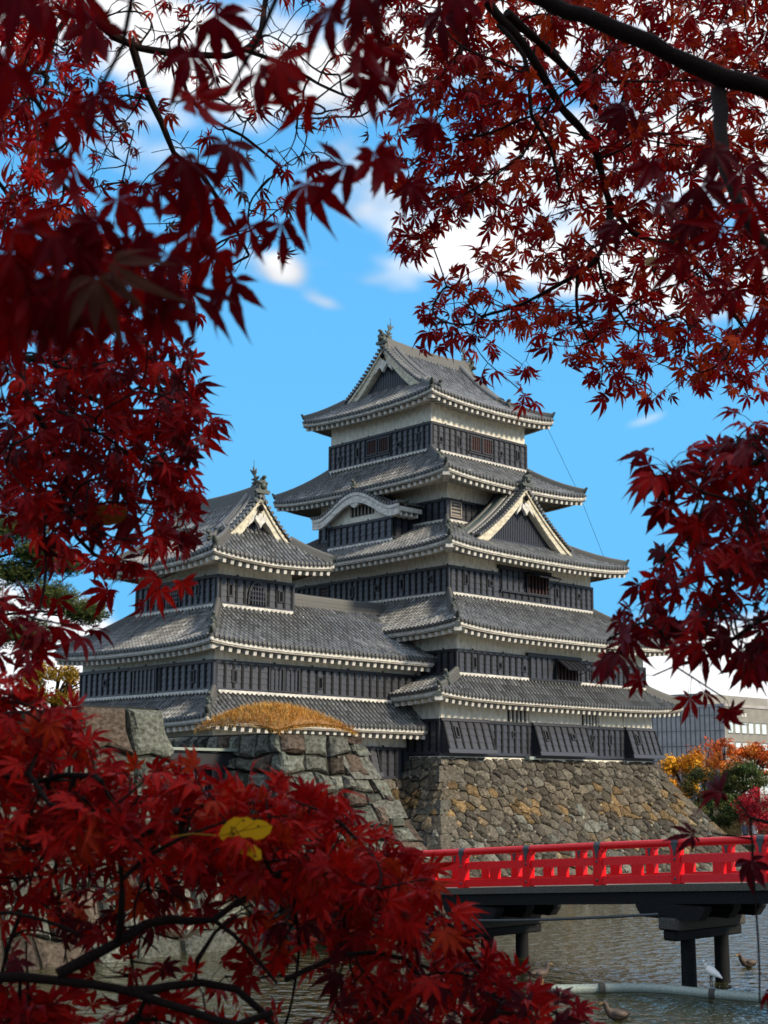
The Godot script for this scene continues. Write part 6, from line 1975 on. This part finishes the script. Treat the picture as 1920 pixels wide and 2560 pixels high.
	limb(L, [Vector3(-2.5, 5.4, -1.6)] + path([[120, -60, 3.3], [215, 40, 3.3], [280, 95, 3.3], [340, 120, 3.3], [440, 138, 3.3], [560, 140, 3.3], [620, 115, 3.3], [650, 60, 3.35], [660, -20, 3.4]]), 0.016, 0.006)
	limb(L, path([[325, 118, 3.3], [355, 220, 3.3], [400, 310, 3.3], [430, 385, 3.3], [500, 440, 3.3], [560, 530, 3.3], [620, 640, 3.3]]), 0.009, 0.003)
	limb(L, path([[600, 125, 3.3], [700, 160, 3.3], [790, 210, 3.35], [880, 250, 3.4]]), 0.005, 0.0025)
	limb(L, path([[440, 140, 3.3], [460, 230, 3.3], [520, 300, 3.3], [600, 340, 3.3], [700, 420, 3.3]]), 0.005, 0.0025)
	limb(L, [Vector3(-2.9, 4.6, -1.1)] + path([[-60, 420, 3.3], [60, 560, 3.3], [170, 640, 3.3], [300, 700, 3.3]]), 0.008, 0.004)
	var PT := [[100, -60], [1000, -60], [960, 260], [870, 420], [780, 560], [700, 640], [600, 720], [430, 650], [250, 480], [120, 300], [-40, 200]]
	grow(L, spread(PT, 430, 3.0, 3.7, r), 0.042, 1.3, 0.6, 0.4, [0, 3, 7, 5, 1, 6], dry, r, 0.62)
	var PT2 := [[-40, -40], [200, -40], [220, 200], [180, 420], [300, 560], [420, 640], [520, 800], [300, 860], [-40, 860]]
	grow(L, spread(PT2, 185, 2.6, 3.3, r), 0.050, 2.1, 0.9, 0.35, [0, 1, 3, 1, 6], small, r)
	# big soft leaves about a metre away
	for q in [[110, 60, 1.0], [40, 30, 0.95], [190, 30, 1.0], [225, 110, 1.05], [20, 230, 0.95], [160, 330, 1.0], [235, 300, 1.0], [180, 480, 1.0], [290, 560, 1.05], [465, 190, 1.05], [480, 300, 1.0], [530, 100, 1.05], [690, 210, 1.0], [760, 300, 1.05], [640, 240, 1.0], [560, 420, 1.0], [450, 460, 1.0], [520, 560, 1.05], [380, 520, 1.0], [860, 470, 1.0], [760, 520, 1.05], [930, 440, 1.05], [820, 90, 1.0], [870, 30, 1.0], [900, 150, 1.05], [930, 260, 1.05],
			[330, 660, 0.95], [240, 620, 0.95], [130, 640, 0.95], [40, 620, 0.95], [420, 700, 0.98], [540, 690, 1.0], [620, 620, 1.05], [60, 760, 0.95], [160, 760, 0.95], [260, 800, 0.98], [370, 780, 1.0], [470, 790, 1.0], [100, 850, 0.97], [210, 880, 0.98], [20, 880, 0.97], [480, 640, 1.0], [310, 730, 0.95], [190, 690, 0.95], [70, 690, 0.96], [130, 800, 0.97], [700, 620, 1.05], [20, 700, 0.95], [390, 830, 1.0], [580, 760, 1.02], [300, 870, 1.0], [60, 820, 0.96]]:
		leaf_at(L, at(q[0], q[1] - 60, q[2]), Vector3(r.randf_range(-0.8, 0.8), -0.75, r.randf_range(-0.25, 0.25)).normalized(), r.randf_range(0.036, 0.047), 1.6, r, [0, 3, 0, 1, 3][r.randi() % 5], big[r.randi() % big.size()])
	leaf_at(L, at(280, 660, 0.9), Vector3(0.2, -1, 0).normalized(), 0.036, 0.4, r, 7, 8)
	leaf_at(L, at(240, 700, 0.9), Vector3(-0.1, -1, 0).normalized(), 0.036, 0.5, r, 7, 8)
	var nt := MB.new()
	for q in [[[-40, 120], [90, 260], [180, 480], [215, 700]], [[330, -40], [300, 120], [190, 330]], [[700, -40], [640, 100], [560, 240], [420, 260]]]:
		var pp := PackedVector3Array(); var rr := PackedFloat32Array()
		for k in q.size(): pp.append(at(q[k][0], q[k][1], 1.02) - L.root.position); rr.append(0.0022 - 0.0004 * k)
		nt.tube(pp, rr, 6)
	node("twigs", nt.commit(), M.bark, L.root, Transform3D(), true)
	# spray hanging down the left edge
	limb(L, [Vector3(-3.1, 4.0, -0.95)] + path([[-120, 620, 2.3], [20, 860, 2.25], [60, 980, 2.2], [110, 1075, 2.2], [140, 1160, 2.2], [168, 1280, 2.2], [190, 1345, 2.2], [235, 1390, 2.2], [330, 1420, 2.2], [400, 1450, 2.2]]), 0.013, 0.0025)
	limb(L, path([[40, 900, 2.2], [130, 910, 2.25], [210, 990, 2.3], [300, 1030, 2.3], [400, 1030, 2.3]]), 0.006, 0.0025)
	var PC := [[-40, 840], [300, 850], [430, 830], [490, 900], [500, 1010], [515, 1090], [470, 1140], [470, 1260], [440, 1340], [330, 1370], [270, 1400], [140, 1390], [60, 1330], [-40, 1270]]
	grow(L, spread(PC, 270, 2.0, 2.6, r), 0.053, 2.0, 0.9, 0.35, [0, 1, 0, 3, 1, 2, 5], big + curled, r)
	grow(L, [at(360, 1460, 2.2), at(410, 1440, 2.2), at(135, 1480, 2.2), at(300, 1450, 2.2), at(475, 1350, 2.25), at(440, 1440, 2.2), at(490, 1050, 2.3), at(500, 1080, 2.3)], 0.061, 1.5, 1.3, 0.7, [1, 0, 2], big, r)
	var PC2 := [[-40, 1480], [100, 1490], [130, 1560], [230, 1570], [150, 1640], [110, 1720], [-40, 1760]]
	grow(L, spread(PC2, 13, 1.8, 2.1, r), 0.059, 2.0, 0.8, 0.3, [0, 3, 1], big, r)
	crown_behind(L, [[Vector3(-3.6, 6.4, 0.5), Vector3(2.2, 1.7, 2.6)], [Vector3(-1.2, 6.6, 3.8), Vector3(2.8, 2.0, 1.8)], [Vector3(-2.8, 4.2, 3.0), Vector3(1.8, 1.5, 1.3)]], 6)
	beside(L, -1400, -90, -500, 1500, 1.8, 3.4, 800, small, r)
	finish(L, 300)

	# low tree in front of the wall
	var D := maple("low red maple spreading across the bottom left over the moat", Vector3(-2.9, 2.2, -1.5))
	limb(D, [Vector3(-2.9, 2.2, -1.5), Vector3(-2.8, 2.8, -1.5), Vector3(-2.3, 3.3, -1.55)], 0.09, 0.05, "trunk")
	limb(D, [Vector3(-2.3, 3.3, -1.55)] + path([[-700, 2400, 1.75], [-400, 2430, 1.74], [-180, 2442, 1.73], [-60, 2445, 1.72], [60, 2448, 1.72], [170, 2456, 1.72], [330, 2482, 1.72], [480, 2532, 1.72], [600, 2560, 1.72], [690, 2535, 1.72]]), 0.0112, 0.0043)
	limb(D, path([[150, 2440, 1.72], [215, 2405, 1.72], [300, 2360, 1.72], [370, 2312, 1.72], [430, 2300, 1.74], [540, 2302, 1.77], [620, 2240, 1.77], [690, 2190, 1.79], [780, 2140, 1.82], [860, 2060, 1.82]]), 0.0068, 0.0019)
	limb(D, path([[330, 2482, 1.72], [430, 2470, 1.75], [510, 2458, 1.77], [600, 2476, 1.77], [660, 2530, 1.77], [720, 2600, 1.77]]), 0.0062, 0.0037)
	limb(D, path([[495, 2455, 1.77], [500, 2400, 1.77], [545, 2330, 1.77], [600, 2290, 1.79]]), 0.0037, 0.0019)
	limb(D, path([[300, 2360, 1.72], [312, 2240, 1.67], [300, 2120, 1.67], [290, 2020, 1.67], [260, 1960, 1.67]]), 0.0050, 0.0019)
	limb(D, path([[540, 2302, 1.77], [590, 2340, 1.77], [640, 2390, 1.77], [700, 2460, 1.77]]), 0.0031, 0.0019)
	limb(D, path([[310, 2200, 1.67], [380, 2140, 1.67], [470, 2090, 1.67], [560, 2060, 1.67]]), 0.0031, 0.0015)
	limb(D, path([[690, 2190, 1.79], [800, 2230, 1.82], [950, 2230, 1.82], [1060, 2260, 1.87]]), 0.0031, 0.0015)
	limb(D, path([[720, 2450, 1.77], [830, 2400, 1.82], [950, 2380, 1.87], [1080, 2420, 1.87], [1220, 2480, 1.92], [1330, 2520, 1.92]]), 0.0037, 0.0015)
	limb(D, [Vector3(-2.3, 3.3, -1.55)] + path([[-40, 2290, 1.62], [100, 2300, 1.62], [200, 2340, 1.65]]), 0.0037, 0.0019)
	var PD := [[-40, 1710], [110, 1750], [200, 1830], [290, 1890], [420, 1960], [480, 1930], [560, 1970], [660, 1990], [840, 1990], [880, 2040], [910, 2080], [990, 2130], [1090, 2210], [1130, 2270], [1140, 2310], [1040, 2290], [900, 2260], [720, 2210], [560, 2140], [420, 2130], [250, 2130], [100, 2160], [-40, 2190]]
	grow(D, spread(PD, 370, 1.62, 2.15, r), 0.047, 2.3, 0.75, 0.12, [0, 1, 2, 1, 2, 2, 6, 1], big + curled, r)
	var PI_ := [[-40, 2190], [100, 2160], [250, 2120], [420, 2110], [560, 2120], [720, 2190], [900, 2260], [1060, 2290], [1060, 2340], [900, 2370], [760, 2390], [640, 2350], [480, 2280], [330, 2300], [150, 2330], [-40, 2340]]
	grow(D, spread(PI_, 175, 1.8, 2.35, r), 0.046, 1.9, 0.5, 0.0, [1, 2, 4, 3, 0, 5], curled + big, r, 0.35)
	var PD2 := [[-40, 2500], [330, 2520], [480, 2560], [700, 2600], [900, 2600], [900, 2640], [-40, 2640]]
	grow(D, spread(PD2, 90, 1.7, 2.1, r), 0.055, 2.2, 0.7, 0.1, [1, 2, 0, 2], big, r)
	var PD3 := [[900, 2340], [1100, 2300], [1180, 2360], [1280, 2450], [1440, 2510], [1490, 2560], [1400, 2600], [1000, 2600], [820, 2560], [830, 2420]]
	grow(D, spread(PD3, 135, 1.8, 2.3, r), 0.053, 2.1, 0.6, 0.0, [0, 2, 1, 5, 2, 1], curled + big, r, 0.12)
	grow(D, spread([[250, 2440], [700, 2400], [720, 2480], [260, 2460]], 14, 1.8, 2.0, r), 0.058, 1.5, 0.8, 0.0, [1, 2, 0], big, r)
	grow(D, spread([[20, 2330], [420, 2320], [400, 2430], [20, 2430]], 26, 1.75, 1.95, r), 0.053, 1.0, 0.6, 0.2, [5, 0], big, r, 0.7)
	beside(D, -1100, -90, 1800, 2650, 1.6, 2.4, 400, small, r)
	finish(D, 300)

	# stray yellow leaf caught in the low maple
	var Y := thing("yellow_leaf", "broad torn yellow leaf caught among the lower red leaves", "leaf", at(620, 2100, 1.62))
	var ym := MB.new()
	ym.col = Color(0.85, 0.53, 0.008)
	var o := [[-66, -8], [-60, -26], [-46, -42], [-30, -52], [-12, -50], [0, -53], [18, -44], [26, -47], [45, -42], [62, -30], [56, -14], [40, -2], [22, 2], [10, -6], [-4, -4], [0, 8], [20, 14], [36, 26], [38, 46], [24, 50], [8, 38], [-14, 34], [-26, 24], [-40, 20], [-54, 6]]
	var pv := PackedVector2Array()
	for q in o: pv.append(Vector2(q[0], -q[1]) * 0.00047)
	var bent := Transform3D(Basis.from_euler(Vector3(-0.15, 0.1, 0.0)), Vector3.ZERO)
	ym.prism(pv, 0.0, 0.0006, bent)
	ym.col = Color(0.50, 0.28, 0.01)
	for q in [[-64, 8, 58, 34], [-40, 14, -12, 46], [-16, 18, 22, 42], [-40, 12, -8, -30], [-14, 2, 30, -44]]:
		ym.tube(PackedVector3Array([bent * Vector3(q[0] * 0.00047, q[1] * 0.00047, 0.0007), bent * Vector3(q[2] * 0.00047, q[3] * 0.00047, 0.0007)]), PackedFloat32Array([0.0007, 0.0003]), 4)
	ym.col = Color(0.16, 0.07, 0.02)
	for q in [[20, -40], [-30, 12], [28, 30], [-8, 44]]: ym.blob(bent * Vector3(q[0] * 0.00047, q[1] * 0.00047, 0.0006), Vector3(0.0022, 0.0014, 0.0004), 6)
	part("blade", ym, M.leaf, Y)
	var sk := MB.new()
	sk.col = Color(0.5, 0.3, 0.03)
	sk.tube(PackedVector3Array([Vector3(-0.034, 0.004, 0.001), Vector3(-0.06, 0.006, 0.004), Vector3(-0.085, 0.002, 0.0)]), PackedFloat32Array([0.0009, 0.0008, 0.0012]), 5)
	part("stalk", sk, M.leaf, Y)
	for q in [[270, 1292, 2.1, Color(0.34, 0.15, 0.02), "small amber leaf among the red leaves at the left edge", 0.028], [1627, 650, 2.9, Color(0.50, 0.40, 0.22), "tiny pale buff leaf among the red leaves at upper right", 0.018]]:
		var S := thing("stray_leaf", q[4], "leaf", at(q[0], q[1], q[2]))
		var sm := MB.new()
		sm.col = q[3]
		var sv := PackedVector2Array()
		for k in 12: sv.append(Vector2(cos(TAU * k / 12.0) * q[5] * (1.0 + 0.2 * sin(k * 2.0)), sin(TAU * k / 12.0) * q[5] * 0.55))
		sm.prism(sv, 0, 0.0006, Transform3D(Basis.from_euler(Vector3(0.2, 0.3, 0.2)), Vector3.ZERO))
		part("blade", sm, M.leaf, S)

func _ready() -> void:
	setup()
	materials()
	var u := MB.new()
	u.box(-0.5, 0.5, -0.5, 0.5, -0.5, 0.5)
	UNIT = u.commit()
	ground()
	keep()
	tower()
	stone_base()
	gate_walls()
	bridge()
	birds()
	beyond()
	maples()
